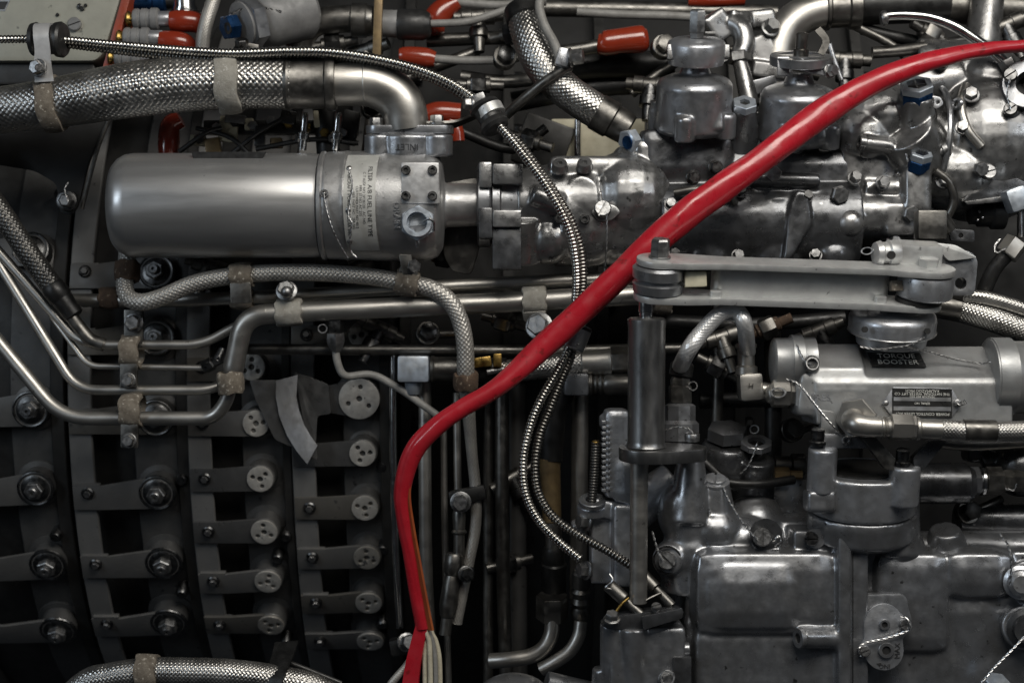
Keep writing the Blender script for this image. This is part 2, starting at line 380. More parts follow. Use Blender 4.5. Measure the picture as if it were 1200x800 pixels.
m = MB(); band(m, case_x(-260), case_x(452), -.03, 0); m.part('shell', 'case_dark', cc)
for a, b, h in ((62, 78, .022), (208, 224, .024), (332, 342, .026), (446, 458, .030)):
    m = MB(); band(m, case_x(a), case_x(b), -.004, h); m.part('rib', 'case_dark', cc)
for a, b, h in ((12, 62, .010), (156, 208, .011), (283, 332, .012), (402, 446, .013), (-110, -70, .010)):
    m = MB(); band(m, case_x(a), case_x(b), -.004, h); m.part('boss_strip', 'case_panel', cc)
for px, py in ((72, 230), (214, 560), (336, 625), (326, 650), (67, 625), (214, 690), (448, 545), (336, 748), (449, 640), (449, 725)):
    p, ph = case_at(px, py, .02); n = (p - Vector((p.x, CC.y, CC.z))).normalized()
    m = MB(); m.lathe(p - n * .03, n, [(0, 7), (33, 7), (36, 5)], 16); m.part('rib_bolt', 'bolt_dark', cc)
# the three hoops that turn the vanes
ring_lab = {98: 'leftmost', 236: 'middle', 357: 'rightmost'}
pins = {38: [292, 480, 573, 663, 740], 185: [318, 395, 490, 578, 661, 731], 305: [430, 496, 561, 623, 681, 732], 428: [392, 467, 531, 595, 653, 706, 751]}
hoops = {}
for px, w in ((98, 27), (236, 27), (357, 27)):
    t = thing('actuation_ring', f'{ring_lab[px]} dull grey curved hoop that the vane levers bolt to', 'ring', Vector((case_x(px), CC.y, CC.z - CR)), 'vane actuation hoops')
    m = MB(); band(m, case_x(px - w / 2), case_x(px + w / 2), .024, .030); m.part('hoop', 'ring_metal', t); hoops[px] = t
lev_col = {38: ('far left column', None, -45), 185: ('second column from left', 98, 98), 305: ('third column from left', 236, 236), 428: ('rightmost column', 357, 357)}
ords = ['lowest', 'second lowest', 'third lowest', 'fourth lowest', 'fifth lowest', 'sixth lowest', 'uppermost']
import functools
for cx, ys in pins.items():
    cname, hp, hx = lev_col[cx]
    big = cx > 250
    for k, py in enumerate(sorted(ys, reverse=True)):
        dx = {38: max(-3, (py - 555) * .16), 185: max(-3, (py - 592) * .09), 305: (py - 563) * .075, 428: max(-4, (py - 606) * .04)}[cx]
        px = cx + dx
        if cx == 428 and py == 467: px = 421
        p, ph = case_at(px, py, .036); n = Vector((0, -math.cos(ph), math.sin(ph))); tg = Vector((0, math.sin(ph), math.cos(ph))); X = Vector((1, 0, 0))
        kind = 'three-hole disc' if big else 'rusty threaded nut'
        t = thing('vane_lever', f'vane lever with {kind}, {ords[k]} in the {cname}', 'lever', p, 'vane levers')
        k_ = S(p.y * 1000) / 1000
        # boss under the arm, then the arm tapering towards the hoop, then the pin
        rb = 23 if not big else 20
        if cx == 428 and py == 467: rb = 27
        m = MB(); m.lathe(p - n * .030, n, [(0, rb + 4), (5, rb + 4), (7, rb - 2), (23, rb - 3)], 32); m.part('boss', 'case_panel', t)
        xl = (case_x(hx) - p.x) / k_; w0, w1 = (rb - 3, 15) if not big else (rb - 4, 14)
        hy = (-6 if not big else -3) + random.uniform(-2.5, 2.5)
        out = [(xl - 12, hy + w1), (xl + 20, hy + w1), (0, w0)] + [(w0 * math.cos(R_(a)), w0 * math.sin(R_(a))) for a in range(75, -90, -15)] + [(0, -w0), (xl + 20, hy - w1), (xl - 12, hy - w1)]
        m = MB(); m.prism(out, 0, 4, .8, o=p - n * .006, X=X, Y=tg); m.part('arm', random.choice(['lever_metal', 'lever_metal', 'lever_warm', 'lever_oily']), t)
        m = MB(); m.torus(p - n * .003, n, (rb - 3) if not big else rb - 4.5, 2.2 if not big else 1.3, 28, 8); m.part('collar', 'bolt_dark' if not big else 'lever_metal', t)
        if big:
            r = 24 if (cx == 428 and py == 467) else 15.5
            a0 = random.uniform(0, 120); hol = [circ(0, 0, 3.6, 10)] + [circ(.58 * r * math.cos(R_(a0 + 120 * q)), .58 * r * math.sin(R_(a0 + 120 * q)), 2.9, 10) for q in range(3)]
            m = MB(); m.prism(circ(0, 0, r, 32), 0, 4, .6, hol, o=p - n * .003, X=X, Y=tg); m.part('disc', random.choice(['disc_metal', 'disc_metal', 'disc_stained']), t)
            m = MB(); m.lathe(p - n * .008, n, [(0, r - 2), (4.5, r - 2)], 24); m.part('disc_back', 'hole', t)
        else:
            m = MB(); m.lathe(p - n * .006, n, [(0, 17), (4, 17), (6, 14)], 26); m.part('washer', 'bolt_dark', t)
            m = MB(); m.hexa(p, n, 11, 9, random.random()); m.part('nut', 'bolt', t)
            m = MB(); m.lathe(p + n * .004, n, [(0, 6), (9, 6), (10, 5), (10, 2), (7, 1.5)], 18); m.part('stud', 'bolt', t)
        if hp:                       # foot of the lever bolted on the hoop
            xq = case_x(hp); q = case_pt(xq + .006, ph, .030)
            m = MB(); m.box(q + n * .001, (30, 22, 6), (0, -math.degrees(ph), 0), 1); o = m.part('foot', 'lever_metal', t)
            m = MB(); m.lathe(q + n * .003, n, [(0, 7.5), (3, 7.5), (4.5, 6)], 20); m.part('foot_washer', 'bolt_dark', t)
            m = MB(); m.lathe(q + n * .006, n, [(0, 4.5), (4, 4.5), (5, 3.6)], 6); m.part('foot_bolt', 'bolt', t)
# bright sector plate on the rightmost hoop
t = thing('sector_plate', 'bright bare metal crescent plate on the rightmost hoop', 'plate', case_at(345, 490, .06)[0])
out = [(323, 446), (349, 439), (347, 465), (350, 480), (356, 497), (364, 511), (372, 522), (360, 544), (347, 528), (336, 510), (327, 487), (323, 465)]
pd = case_at(345, 490, .052)[0].y * 1000
m = MB(); m.prism(out, pd, 5, .8); m.part('face', 'sector_metal', t)
m = MB(); m.prism(rounded([(292, 445), (330, 445), (334, 470), (350, 505), (371, 520), (372, 540), (352, 528), (322, 515), (300, 470)], 4), pd + 6, 4, .8); m.part('backing', 'lever_oily', t)
m = MB(); m.prism(rounded([(345, 435), (385, 450), (388, 485), (372, 487), (370, 520), (356, 498), (350, 465)], 4), pd + 8, 4, .8); m.part('wing', 'lever_oily', t)
# dark rear body of the engine, behind everything
rb = thing('engine_body', 'dark engine body seen in the gaps behind pipes and castings', 'engine case', (700, 900, 600))
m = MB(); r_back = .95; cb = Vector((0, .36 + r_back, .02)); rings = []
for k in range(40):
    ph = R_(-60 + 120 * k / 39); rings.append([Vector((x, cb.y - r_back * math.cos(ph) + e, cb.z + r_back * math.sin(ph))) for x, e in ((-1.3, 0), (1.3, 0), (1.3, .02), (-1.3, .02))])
m.skin(rings); m.part('rear_shell', 'shade_black', rb)  # shell coloured almost black, standing in for shade behind the parts
for px in (470, 590, 700, 860, 1010):
    m = MB(); rings = []; x0 = (px - 600) / 1000 * 1.2
    for k in range(40):
        ph = R_(-55 + 110 * k / 39); rings.append([Vector((x, cb.y - (r_back + h) * math.cos(ph), cb.z + (r_back + h) * math.sin(ph))) for x, h in ((x0, -.01), (x0, .022), (x0 + .014, .022), (x0 + .014, -.01))])
    m.skin(rings); fl = m.part('flange', 'case_dark', rb)
    for k in range(-5, 6):
        ph = R_(k * 5 - 3); n = Vector((0, -math.cos(ph), math.sin(ph)))
        m = MB(); q = Vector((x0 + .016, cb.y, cb.z)) + n * (r_back + .012); m.hexa(q, Vector((1, 0, 0)), 7, 9); m.part('flange_bolt', 'bolt_dark', fl)
# upper left: dark panels of the case seen between hose and drum
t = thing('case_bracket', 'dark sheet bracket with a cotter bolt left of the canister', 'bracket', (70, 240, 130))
m = MB(); m.prism(rounded([(-20, 140), (128, 140), (104, 190), (92, 240), (84, 252), (70, 250), (66, 215), (40, 200), (-20, 190)], 8), 150, 6, 1); m.part('sheet', 'shade_black', t)  # shadow on this sheet is painted in by its near-black colour
m = MB(); m.tube([(128, 140, 146), (116, 170, 146), (106, 205, 146), (96, 245, 150)], 2.5, 8); m.part('edge_roll', 'dark_steel', t)
m = MB(); m.lathe((80, 236, 150), OUT, [(0, 12), (8, 12), (9, 10)], 20); m.part('washer', 'bolt_dark', t)
m = MB(); m.lathe((80, 236, 142), OUT, [(0, 8), (14, 8), (16, 6)], 6); m.part('bolt', 'bolt', t)
m = MB(); m.twist([(80, 236, 124), (76, 222, 126), (80, 214, 130)], .8); m.part('cotter_wire', 'lock_wire', t)
# ---------------------------------------------------------------- small shared builders
def socket_screw(parent, o, ax, r=5.5, h=6, name='screw', mt='bolt'):
    m = MB(); m.lathe(o, ax, [(0, r), (h - 1, r), (h, r - .8), (h, r * .5), (h - 3, r * .45)], 20); return m.part(name, mt, parent)
def hex_bolt(parent, o, ax, r, h, washer=True, mt='bolt', name='bolt', ph=.3):
    x, y, z = frame(ax); c = P(*o) if not isinstance(o, Vector) else o; k = S(c.y * 1000) / 1000
    m = MB()
    if washer: m.lathe(c, ax, [(0, r * 1.25), (2, r * 1.25), (2.6, r * 1.15)], 24)
    m.lathe(c + z * (2 * k if washer else 0), ax, [(0, r), (h - 1.5, r), (h, r * .86)], 6, ph)
    return m.part(name, mt, parent)
def slot_screw(parent, o, ax, r, h, ang=40, mt='bolt', name='screw'):
    """cheese-head screw whose slot is a real groove: two half heads on a base"""
    x, y, z = frame(ax); c = P(*o) if not isinstance(o, Vector) else o; k = S(c.y * 1000) / 1000; m = MB(); g = r * .11; a0 = R_(ang)
    m.lathe(c, ax, [(0, r * .97), (h * .55, r * .97)], 28)
    for sg in (0, math.pi):
        th = math.asin(g / r); arc = [th + (math.pi - 2 * th) * q / 12 for q in range(13)]
        lo = [c + z * (h * .3 * k) + (x * math.cos(a + a0 + sg) + y * math.sin(a + a0 + sg)) * (r * k) for a in arc]
        md = [p + z * (h * .5 * k) for p in lo]
        ctr = c + z * (h * k); hi = [ctr + (p + z * (h * .2 * k) - ctr) * .86 - z * 0 for p in md]
        dirg = (x * math.cos(a0 + sg + math.pi / 2) + y * math.sin(a0 + sg + math.pi / 2)) * (g * k * .14)
        hi = [p + dirg for p in hi]
        m.skin([lo, md, hi])
    return m.part(name, mt, parent)
def clamp_band(name, label, at, ax, r, w, mt='cushion', lug=None, group='cushioned pipe clamps', bolt=True, thick=3.5, wob=1.2):
    """p-clamp: a woven cushion round the pipe, ends brought to a lug with a bolt"""
    t = thing(name, label, 'clamp', at, group); c = P(*at); k = S(at[2]) / 1000; x, y, z = frame(ax); rnd = random.Random(int(at[0] * 7 + at[1]))
    seg = 40; prof = [(-w / 2, r + .3), (-w / 2 + .6, r + thick * .8), (-w / 2 + 2.2, r + thick), (0, r + thick + .5), (w / 2 - 2.2, r + thick), (w / 2 - .6, r + thick * .8), (w / 2, r + .3)]
    m = MB(); rings = []
    ph = [rnd.uniform(0, 6.28) for _ in range(4)]
    for h, q in prof + [(prof[-1][0], r * .96), (prof[0][0], r * .96)]:
        ring = []
        for i in range(seg):
            a = 2 * math.pi * i / seg; e = wob * .5 * (math.sin(3 * a + ph[0] + h * .2) + .6 * math.sin(7 * a + ph[1] + h * .5)) ; hh = h + (wob * .8 * math.sin(5 * a + ph[2]) if abs(h) > w * .3 else 0)
            ring.append(c + z * (hh * k) + (x * math.cos(a) + y * math.sin(a)) * ((q + (e if q > r else 0)) * k))
        rings.append(ring)
    rings.append(rings[0]); m.skin(rings, False, False); m.part('cushion', mt, t)
    if lug:                                     # (dx, dy) direction of the lug from the pipe, its length and width
        dx, dy, L, lw = lug; v = D((dx, dy, 0)); s = v.cross(Vector((0, 1, 0))).normalized()
        m = MB(); m.prism(rounded([(r - 2, -lw / 2), (r + L, -lw / 2), (r + L, lw / 2), (r - 2, lw / 2)], 2), 0, 5, .6, o=c - Vector((0, r * .55 * k, 0)), X=v, Y=-s if v.cross(-s).y < 0 else s); m.part('lug', 'dark_steel', t)
        if bolt:
            q = c - Vector((0, r * .55 * k + .006, 0)) + v * ((r + L - lw * .45) * k); hex_bolt(t, q, OUT, lw * .36, 7, True, 'bolt')
    return t

# ---------------------------------------------------------------- fuel filter
FY, FD, FR = 241, 60, 61
t = thing('fuel_filter', 'grey cylindrical fuel filter canister lying on its side', 'filter', (330, 302, FD))
m = MB(); m.lathe((133, FY, FD), RT, [(0, 10), (.5, 40), (3, 49), (8, 55), (16, 59.5), (26, 61), (120, 61.2), (236, 61), (240, 60), (243, 60)], 72); m.part('canister', 'canister', t)
m = MB(); m.lathe((377, FY, FD), RT, [(0, 60), (1.5, 63), (5, 63.5), (7, 62)], 72); m.part('joint_ring', 'canister_head', t)
m = MB(); m.lathe((383, FY, FD), RT, [(0, 61), (1, 62.5), (23, 63.5), (25, 64.5), (26, 64.5), (28, 63), (60, 64.5), (95, 65), (118, 64), (130, 60), (136, 50), (138, 30)], 72)
m.box((482, 196, FD + 6), (70, 40, 60), (0, 0, 0), 14); m.lathe((478, 200, FD), tilt(7), [(0, 36), (18, 34)], 36)
m.cyl((510, 241, FD), (562, 240, FD), 26, 25, 40)
m.cast('head', 'canister_head', t, 2.0, 4)
def on_head(q, h=0):                      # bend a flat label on to the round head
    ax_z = P(0, FY, FD).z; ax_y = FD / 1000; k = S(FD) / 1000; s = (q.z - ax_z); r = 65.4 * k + h
    th = s / r; return Vector((q.x, ax_y - r * math.cos(th), ax_z + r * math.sin(th)))
def head_at(px, py, lift=0.0):
    k = S(FD) / 1000; p = P(px, py, FD - 65); dz = (FY - py) / 1000; return p, math.asin(max(-1, min(1, dz / .065)))
m = MB(); k = S(FD - 40) / 1000; rings = []
for q in range(25):
    z = P(0, 193 + (300 - 193) * q / 24, FD - 40).z; th_z = z - P(0, FY, FD).z
    rw = []
    for px, hh in ((405, .0), (405, .0009), (442, .0009), (442, 0)):
        x = P(px + (q - 12) ** 2 * .02, 0, FD - 40).x; b = on_head(Vector((x, 0, P(0, FY, FD).z + (12 - q) / 12 * .0665)), hh); rw.append(b)
    rings.append(rw)
m.skin(rings); pl = m.part('name_plate', 'label_white', t, 'white metal plate with black lettering down the filter head')
def plate_text(body, px, size, mt, dz=0.0):
    o = Vector((P(px, 0, FD - 40).x, 0, P(0, FY, FD).z + dz))
    text('lettering', body, mt, pl, o, Vector((0, 0, -1)), Vector((1, 0, 0)), size, .25, bend=lambda q, h: on_head(Vector((q.x, 0, q.z)), .0010 + abs(h)))
plate_text('FILTER  A/B FUEL LINE TYPE', 435.5, 7.2, 'ink')
plate_text('C T ASSY NO 2P18120   AC NO', 429, 4.6, 'ink_grey', .004)
plate_text('MFR SS NO AC 295', 425, 4.4, 'ink_grey')
plate_text('CUSTOMER PART NO 4812', 421, 4.2, 'ink_grey', -.008)
plate_text('MFR PART NO   SER NO', 417, 4.2, 'ink_grey', -.012)
plate_text('AIRCRAFT POROUS MEDIA INC', 411.5, 5.6, 'ink', -.004)
for py in (199, 252, 293):
    z = P(0, FY, FD).z + (FY - py) / 1000 * .98; b = on_head(Vector((P(411, 0, FD - 40).x, 0, z)), .001); n = Vector((0, b.y - FD / 1000, b.z - P(0, FY, FD).z)).normalized()
    m = MB(); m.lathe(b, n, [(0, 3.2), (1.5, 3), (2.4, 1.8)], 16); m.part('rivet', 'bolt', pl)
m = MB(); m.twist([(409, 199, -8), (413, 215, -14), (410, 235, -14), (408, 252, -14), (412, 262, -13), (410, 280, -5), (411, 294, 4), (418, 302, 6)], .8); m.part('lock_wire', 'lock_wire', t)
m = MB(); m.twist([(379, 227, -9), (381, 240, -9), (387, 262, -6), (396, 283, 6), (407, 302, 20)], .9); m.part('lock_wire', 'lock_wire', t)
m = MB(); m.torus((380, 227, -7), IN, 4, 1.2, 16, 6); m.ball((380, 227, -4), 3); m.part('wire_eye', 'bolt', t)
# square cover with four screws and the drain plug
m = MB(); m.box((493, 215, 0), (44, 48, 20), (0, 4, 0), 2); cv = m.part('cover_plate', 'cover_alu', t)
for px, py in ((476, 200), (507, 200), (476, 230), (507, 230)): socket_screw(cv, (px, py, -8), OUT, 5.6, 7, 'screw', 'bolt_dark')
m = MB(); m.ring((490, 262, 0), OUT, 12, 21, 12, 6, .5); dp = m.part('drain_plug', 'pale_anodised', t)
m = MB(); m.lathe((490, 262, 6), OUT, [(0, 13), (6, 13)], 24); m.part('plug_bottom', 'cast_light', dp)
m = MB(); m.ring((490, 262, 1), OUT, 12, 17.5, 22, 30); m.part('plug_rim', 'pale_anodised', dp)
m = MB(); m.tube([(496, 260, -18), (503, 256, -22), (508, 260, -20), (509, 270, -12)], 1.3, 8); m.torus((489, 284, -2), (.8, 0, .6), 6, 1.1, 18, 6, .6, 1.0); m.part('locking_wire', 'lock_wire', dp)
o = Vector((P(466, 0, FD - 50).x, 0, P(0, FY, FD).z - .018))
text('drain_lettering', 'DRAIN', 'cast_light', t, o, Vector((0, 0, -1)), Vector((1, 0, 0)), 10.5, 1.0, bend=lambda q, h: on_head(Vector((q.x, 0, q.z)), -.0002 + abs(h)))
m = MB(); m.prism(rounded([(467, 298), (482, 298), (484, 322), (472, 322)], 2), 10, 5, .6); m.part('lug', 'dark_steel', t)
hex_bolt(t, (485, 311, 8), (.2, .2, -1), 8, 9, False, 'bolt', 'lug_bolt')
m = MB(); m.prism([(224, 178), (312, 178), (307, 187), (227, 187)], 26, 2, 0); m.part('top_label', 'label_black', t)
m = MB(); m.prism(rounded([(126, 218), (140, 214), (140, 241), (128, 240)], 2), 50, 4, .5); m.part('end_tab', 'cushion_pale', t)

# inlet flange on top of the filter head
t = thing('inlet_flange', 'two-lobed grey cast flange marked INLET on top of the filter head', 'flange', (479, 184, FD))
FL = tilt(7)
m = MB()
for px, r in ((444, 17), (512, 19)): m.lathe((px, 184, 45), FL, [(0, r - 2), (2, r), (24, r), (26, r - 1.5)], 32)
m.box((478, 171, 48), (64, 25, 36), (0, -7, 0), 3); m.lathe((478, 184, 62), FL, [(0, 36), (2, 38), (24, 38), (26, 36)], 40)
m.cast('body', 'cast_grey', t, 1.4, 3)
text('inlet_lettering', 'INLET', 'cast_dark', t, (477, 172, 22.5), LF, (0, .99, .12), 10.5, 1.2)
m = MB(); X, Y, Z = frame(FL); o = P(480, 157, 52); 
out = [(-50, 0)] + circ(-36, -4, 15, 9, 180, 270) + circ(36, -4, 16, 9, 270, 360) + circ(34, 24, 17, 6, 0, 90) + circ(-34, 24, 16, 6, 90, 180)
m.prism(out, 0, 10, 1.5, o=o, X=RT, Y=(0, -math.sin(R_(7)), math.cos(R_(7)))); m.part('top_plate', 'cast_grey', t)
hex_bolt(t, (441, 147, 42), FL, 8, 9, False, 'bolt', 'bolt', .1); hex_bolt(t, (512, 146, 42), FL, 8, 9, True, 'bolt', 'bolt', .3)
m = MB(); m.flat([(500, 147, 44), (530, 146, 46), (548, 140, 52), (560, 133, 54), (566, 118, 52)], [8, 8, 7, 7, 8], 3.0, math.pi / 2 * .8); m.part('bracket', 'dark_steel', t)
# elbow and its braided hose
t = thing('elbow_pipe', 'smooth grey steel elbow pipe bending down into the inlet flange', 'pipe', (478, 148, FD))
m = MB(); m.tube([(392, 97, 40), (412, 97, 41), (430, 97.5, 43), (446, 102, 45), (462, 112, 48), (473, 128, 50), (476.5, 150, 54)], [27, 27, 27, 27, 27, 26.5, 26.5], 40, 8); m.part('bend', 'tube_steel', t)
m = MB(); m.torus((428, 97, 43), RT, 26.6, 1.5, 40, 8); m.part('weld_seam', 'tube_steel', t)
t = thing('braided_hose', 'thick woven steel hose across the upper left into a ferrule', 'hose', (150, 140, 30))
m = MB(); m.braid([(-160, 140, 60), (-40, 133, 40), (20, 127, 34), (80, 118, 30), (150, 106, 30), (220, 98, 34), (290, 96, 38), (342, 97, 40)], [27, 27, 27, 29, 31.5, 32, 31, 30], 26, 1.0, .05); m.part('braid', 'braid_wire', t)
m = MB(); m.lathe((334, 97, 40), RT, [(0, 29), (1, 31), (5, 32), (8, 30.5), (48, 30.5), (50, 33), (56, 33.5), (60, 32), (61, 27)], 56); m.part('ferrule', 'dark_steel', t)
clamp_band('hose_clamp', 'pale woven clamp band round the thick braided hose near its ferrule', (270, 96.5, 37), (1, -.02, 0), 33, 27, 'cushion_pale', None, wob=1.6)
tt = clamp_band('hose_clamp', 'dark woven clamp band on the thick braided hose at far left', (60, 122, 31), (1, -.14, 0), 30, 22, 'cushion', None)
t = thing('clamp_bolt', 'small bolt and lug on top of the pale hose clamp', 'bolt', (287, 58, 30))
hex_bolt(t, (284, 57, 30), tilt(30), 8, 9, True, 'bolt_dark'); m = MB(); m.box((292, 56, 40), (26, 8, 22), (-10, 0, 0), 2); m.part('lug', 'dark_steel', t)
t = thing('strap_bracket', 'shiny strap bracket holding a black grommet at upper left', 'bracket', (50, 92, 0))
m = MB(); m.flat([(60, 30, 26), (50, 29, 2), (48, 40, -8), (50, 60, -6), (50, 76, -3), (52, 96, 0)], [10, 10, 9, 9, 10, 11], 2.2, 0); m.part('strap', 'strap_alu', t)
hex_bolt(t, (46, 80, -6), (-.3, 0, -1), 8.5, 8, True, 'bolt'); m = MB(); m.cyl((46, 80, -12), (45, 79.5, -20), 4.5, None, 16); m.part('stud', 'bolt', t)
t = thing('rubber_grommet', 'black rubber spool grommet inside the shiny strap at upper left', 'grommet', (58, 47, 18))
m = MB(); m.lathe((38, 46.5, 18), (1, .03, -.12), [(0, 13), (1, 19), (6, 20), (8, 17), (28, 17), (30, 20), (36, 21), (39, 19), (40, 6)], 40); m.part('spool', 'rubber', t)
# outlet joint right of the filter
t = thing('outlet_joint', 'flanged joint with square nuts between filter and silver housing', 'flange', (575, 320, 70))
m = MB(); m.lathe((560, 240, 70), RT, [(0, 46), (2, 50), (14, 50), (16, 47)], 48); m.part('ring', 'cast_grey', t)
m = MB(); m.lathe((576, 241, 70), RT, [(0, 43), (2, 46), (10, 46), (12, 42), (40, 36)], 48); m.part('collar', 'cast_grey', t)
for px, py, w, h in ((569, 206, 15, 30), (569, 262, 16, 36), (595, 205, 36, 24), (594, 257, 34, 20), (594, 290, 34, 52)):
    m = MB(); m.box((px, py, 25 if py < 270 else 32), (w, h, 22), (0, 0, 0), 2.5); m.part('lug', 'cast' if py < 262 else 'cast_dark', t)
m = MB(); m.prism(rounded([(518, 215), (560, 208), (562, 290), (552, 322), (530, 318), (520, 300)], 6), 96, 10, 1); m.part('web', 'dark_steel', t)
# ---------------------------------------------------------------- rigid pipes across the left and the middle
def pipe(name, label, path, r, mt='tube_steel', seg=18, cat='pipe', group='rigid steel pipes', sub=6):
    m = MB(); m.tube(path, r, seg, sub); return m.single(name, mt, label, cat, group)
def bends(pts, rad):                         # straight runs with rounded corners
    out = [pts[0]]
    for i in range(1, len(pts) - 1):
        a, b, c = Vector(pts[i - 1]), Vector(pts[i]), Vector(pts[i + 1]); q = min(rad, (a - b).length * .48, (c - b).length * .48)
        p0 = b + (a - b).normalized() * q; p2 = b + (c - b).normalized() * q
        for t in (0, .17, .33, .5, .67, .83, 1): out.append(tuple(p0 * (1 - t) ** 2 + b * 2 * t * (1 - t) + p2 * t * t))
    out.append(pts[-1]); res = [out[0]]
    for b in out[1:]:                        # keep the straight runs straight
        a = Vector(res[-1]); b = Vector(b); n = int((b - a).length // 16)
        res += [tuple(a.lerp(b, (i + 1) / (n + 1))) for i in range(n)] + [tuple(b)]
    return res
def rpipe(label, pts, r, rad=28, mt='tube_steel', name='fuel_pipe', taper=None, **k):
    q = bends(pts, rad)
    if taper:                                # thinner beyond this point of the run
        r = [r if (p[1] < taper[0][1] and p[0] > taper[0][0] - 30) else taper[1] for p in q]
    return pipe(name, label, q, r, mt, sub=4, **k)
PD = 95
rpipe('upper thin pipe running just under the filter canister', [(60, 352, 150), (120, 352, 140), (215, 352, 110), (330, 347, 105), (480, 338, 100), (610, 331, 95), (790, 323, 95)], 8, 10)
rpipe('thickest pipe, dropping from the long run and turning back to far left', [(790, 343, 80), (600, 354, 80), (340, 366, 80), (286, 370, 80), (266, 470, 95), (250, 490, 100), (72, 490, 105), (-150, 220, 125)], 12, 34, taper=((268, 440), 8.2))
rpipe('pipe on the second level, rising behind the thick pipe bend', [(-150, 126, 130), (88, 396, 112), (112, 404, 108), (238, 404, 105), (285, 377, 105), (330, 372, 110), (420, 366, 115)], 5.6, 22)
rpipe('thinnest horizontal pipe ending at a dark fitting', [(60, 370, 125), (104, 429, 112), (243, 431, 108)], 3.6, 14)
rpipe('pipe on the fourth level with a right-hand upturn', [(-140, 84, 145), (90, 457, 108), (245, 457, 105), (272, 445, 112), (282, 390, 118)], 6, 26)
rpipe('long thin dark pipe running level behind the red cable', [(285, 409, 130), (480, 410, 128), (640, 411, 126), (800, 408, 130)], 6.5, 5, 'dark_steel')
rpipe('small grey pipe dropping from the hex nut and angling to the right', [(393, 395, 95), (394, 422, 95), (402, 442, 100), (436, 437, 112), (470, 456, 112), (520, 492, 112)], 4.5, 14, 'grey_cable')
t = thing('pipe_nut', 'hex nut with lock wire below the long run of pipe', 'nut', (393, 412, 92))
m = MB(); m.hexa((393, 371, 88), DN, 13, 20); m.part('nut', 'bolt_dark', t); m = MB(); m.lathe((393, 389, 88), DN, [(0, 11), (10, 12), (16, 10), (22, 7)], 6, .4); m.part('sleeve', 'bolt', t)
m = MB(); m.torus((378, 385, 80), IN, 5, 1, 14, 6); m.part('wire', 'lock_wire', t)
t = thing('pipe_fitting', 'dark elbow fitting where the thinnest pipe ends', 'fitting', (250, 428, 104))
m = MB(); m.lathe((238, 431, 106), (1, -.5, -.1), [(0, 6), (3, 8), (12, 8), (14, 6), (24, 6)], 6); m.part('nut', 'bolt_dark', t); m = MB(); m.cyl((254, 424, 104), (262, 408, 108), 6, 5); m.part('stem', 'bolt_dark', t)
# cushioned clamps
cl = clamp_band
cl('pipe_clamp', 'brown fuzzy clamp holding the two upper left pipes', (154, 412, 107), RT, 16, 23, 'cushion', (0, 1, 26, 20))
cl('pipe_clamp', 'brown fuzzy clamp round the lowest left pipes', (155, 481, 104), RT, 17, 25, 'cushion', (0, 1, 26, 20))
cl('pipe_clamp', 'dark brown clamp on the thin pipe by the hose loop', (129, 349, 136), RT, 9, 24, 'cushion_brown', None, bolt=False)
cl('pipe_clamp', 'rough clamp at the base of the thick pipe bend', (270, 448, 90), (.12, 1, .1), 12, 26, 'cushion', None)
cl('pipe_clamp', 'pale fuzzy clamp on the long pipe run with a domed bolt above', (339, 366, 80), (1, -.03, 0), 12.5, 31, 'cushion_pale', None, bolt=False)
cl('pipe_clamp', 'pale square clamp on the long pipe run beside the red cable', (626, 352, 80), (1, -.03, 0), 13, 28, 'cushion_pale', None, bolt=False)
cl('pipe_clamp', 'small dark clamp on the pipe run behind the actuator shaft', (776, 352, 92), (1, -.03, 0), 12, 22, 'cushion', None, bolt=False)
cl('pipe_clamp', 'fuzzy clamp on the upper thin pipe, below the hose clamp', (284, 350, 104), RT, 9, 26, 'cushion', None, bolt=False)
for lab, px, py, d, r, a in (('domed bolt standing above the pale clamp on the pipe run', 336, 341, 68, 10, (0, -.3, -1)), ('large plain hex bolt under the pale square clamp', 632, 382, 60, 13, (-.3, -.2, -1)), ('square-headed bolt on the bracket above the brown clamps', 157, 378, 95, 9, OUT)):
    t = thing('clamp_bolt', lab, 'bolt', (px, py, d)); hex_bolt(t, (px, py, d), a, r, 10, True, 'bolt')
    m = MB(); m.lathe((px, py, d), tuple(-q for q in a), [(0, r * .5), (26, r * .5)], 14); m.part('shank', 'bolt_dark', t)
    if px == 336: m = MB(); m.ball((px, py + 1, d - 14), 7); m.part('dome', 'bolt', t)
    if px == 157: m = MB(); m.box((157, 385, 104), (22, 44, 6), (0, 0, 0), 1); m.part('bracket', 'dark_steel', t)
    if px == 632: m = MB(); m.prism(rounded([(612, 366), (640, 364), (642, 388), (614, 376)], 2), 66, 5, .6); m.part('lug', 'dark_steel', t)

# grey braided hose looping under the filter
t = thing('grey_braided_hose', 'slim grey woven hose looping under the filter and down the middle', 'hose', (350, 330, 70))
m = MB(); m.braid([(150, 270, 120), (149, 300, 112), (146, 330, 98), (150, 348, 84), (166, 354, 74), (190, 348, 70), (225, 333, 70), (260, 325, 70), (300, 320.5, 70), (350, 319, 70), (400, 321, 70), (440, 325, 70), (475, 331, 68), (505, 338, 66), (526, 352, 66), (539, 375, 66), (545, 405, 68), (546, 440, 76), (549, 480, 95), (553, 530, 112), (557, 570, 118), (558, 600, 120), (556, 625, 122), (550, 655, 122), (543, 690, 122), (535, 730, 124)], [9.6] * 18 + [7.5] + [6.2] * 7, 11, 1.0, .14)
m.part('braid', 'braid_grey', t)
cl('hose_clamp', 'rusty brown clamp on the grey hose left of the canister foot', (149, 318, 104), (0, 1, -.2), 11, 24, 'cushion_brown', None, bolt=False)
cl('hose_clamp', 'fuzzy clamp on the grey hose above the thick pipe bend', (283, 322.5, 70), (1, -.06, 0), 11, 27, 'cushion', (0.05, 1, 22, 24), bolt=False)
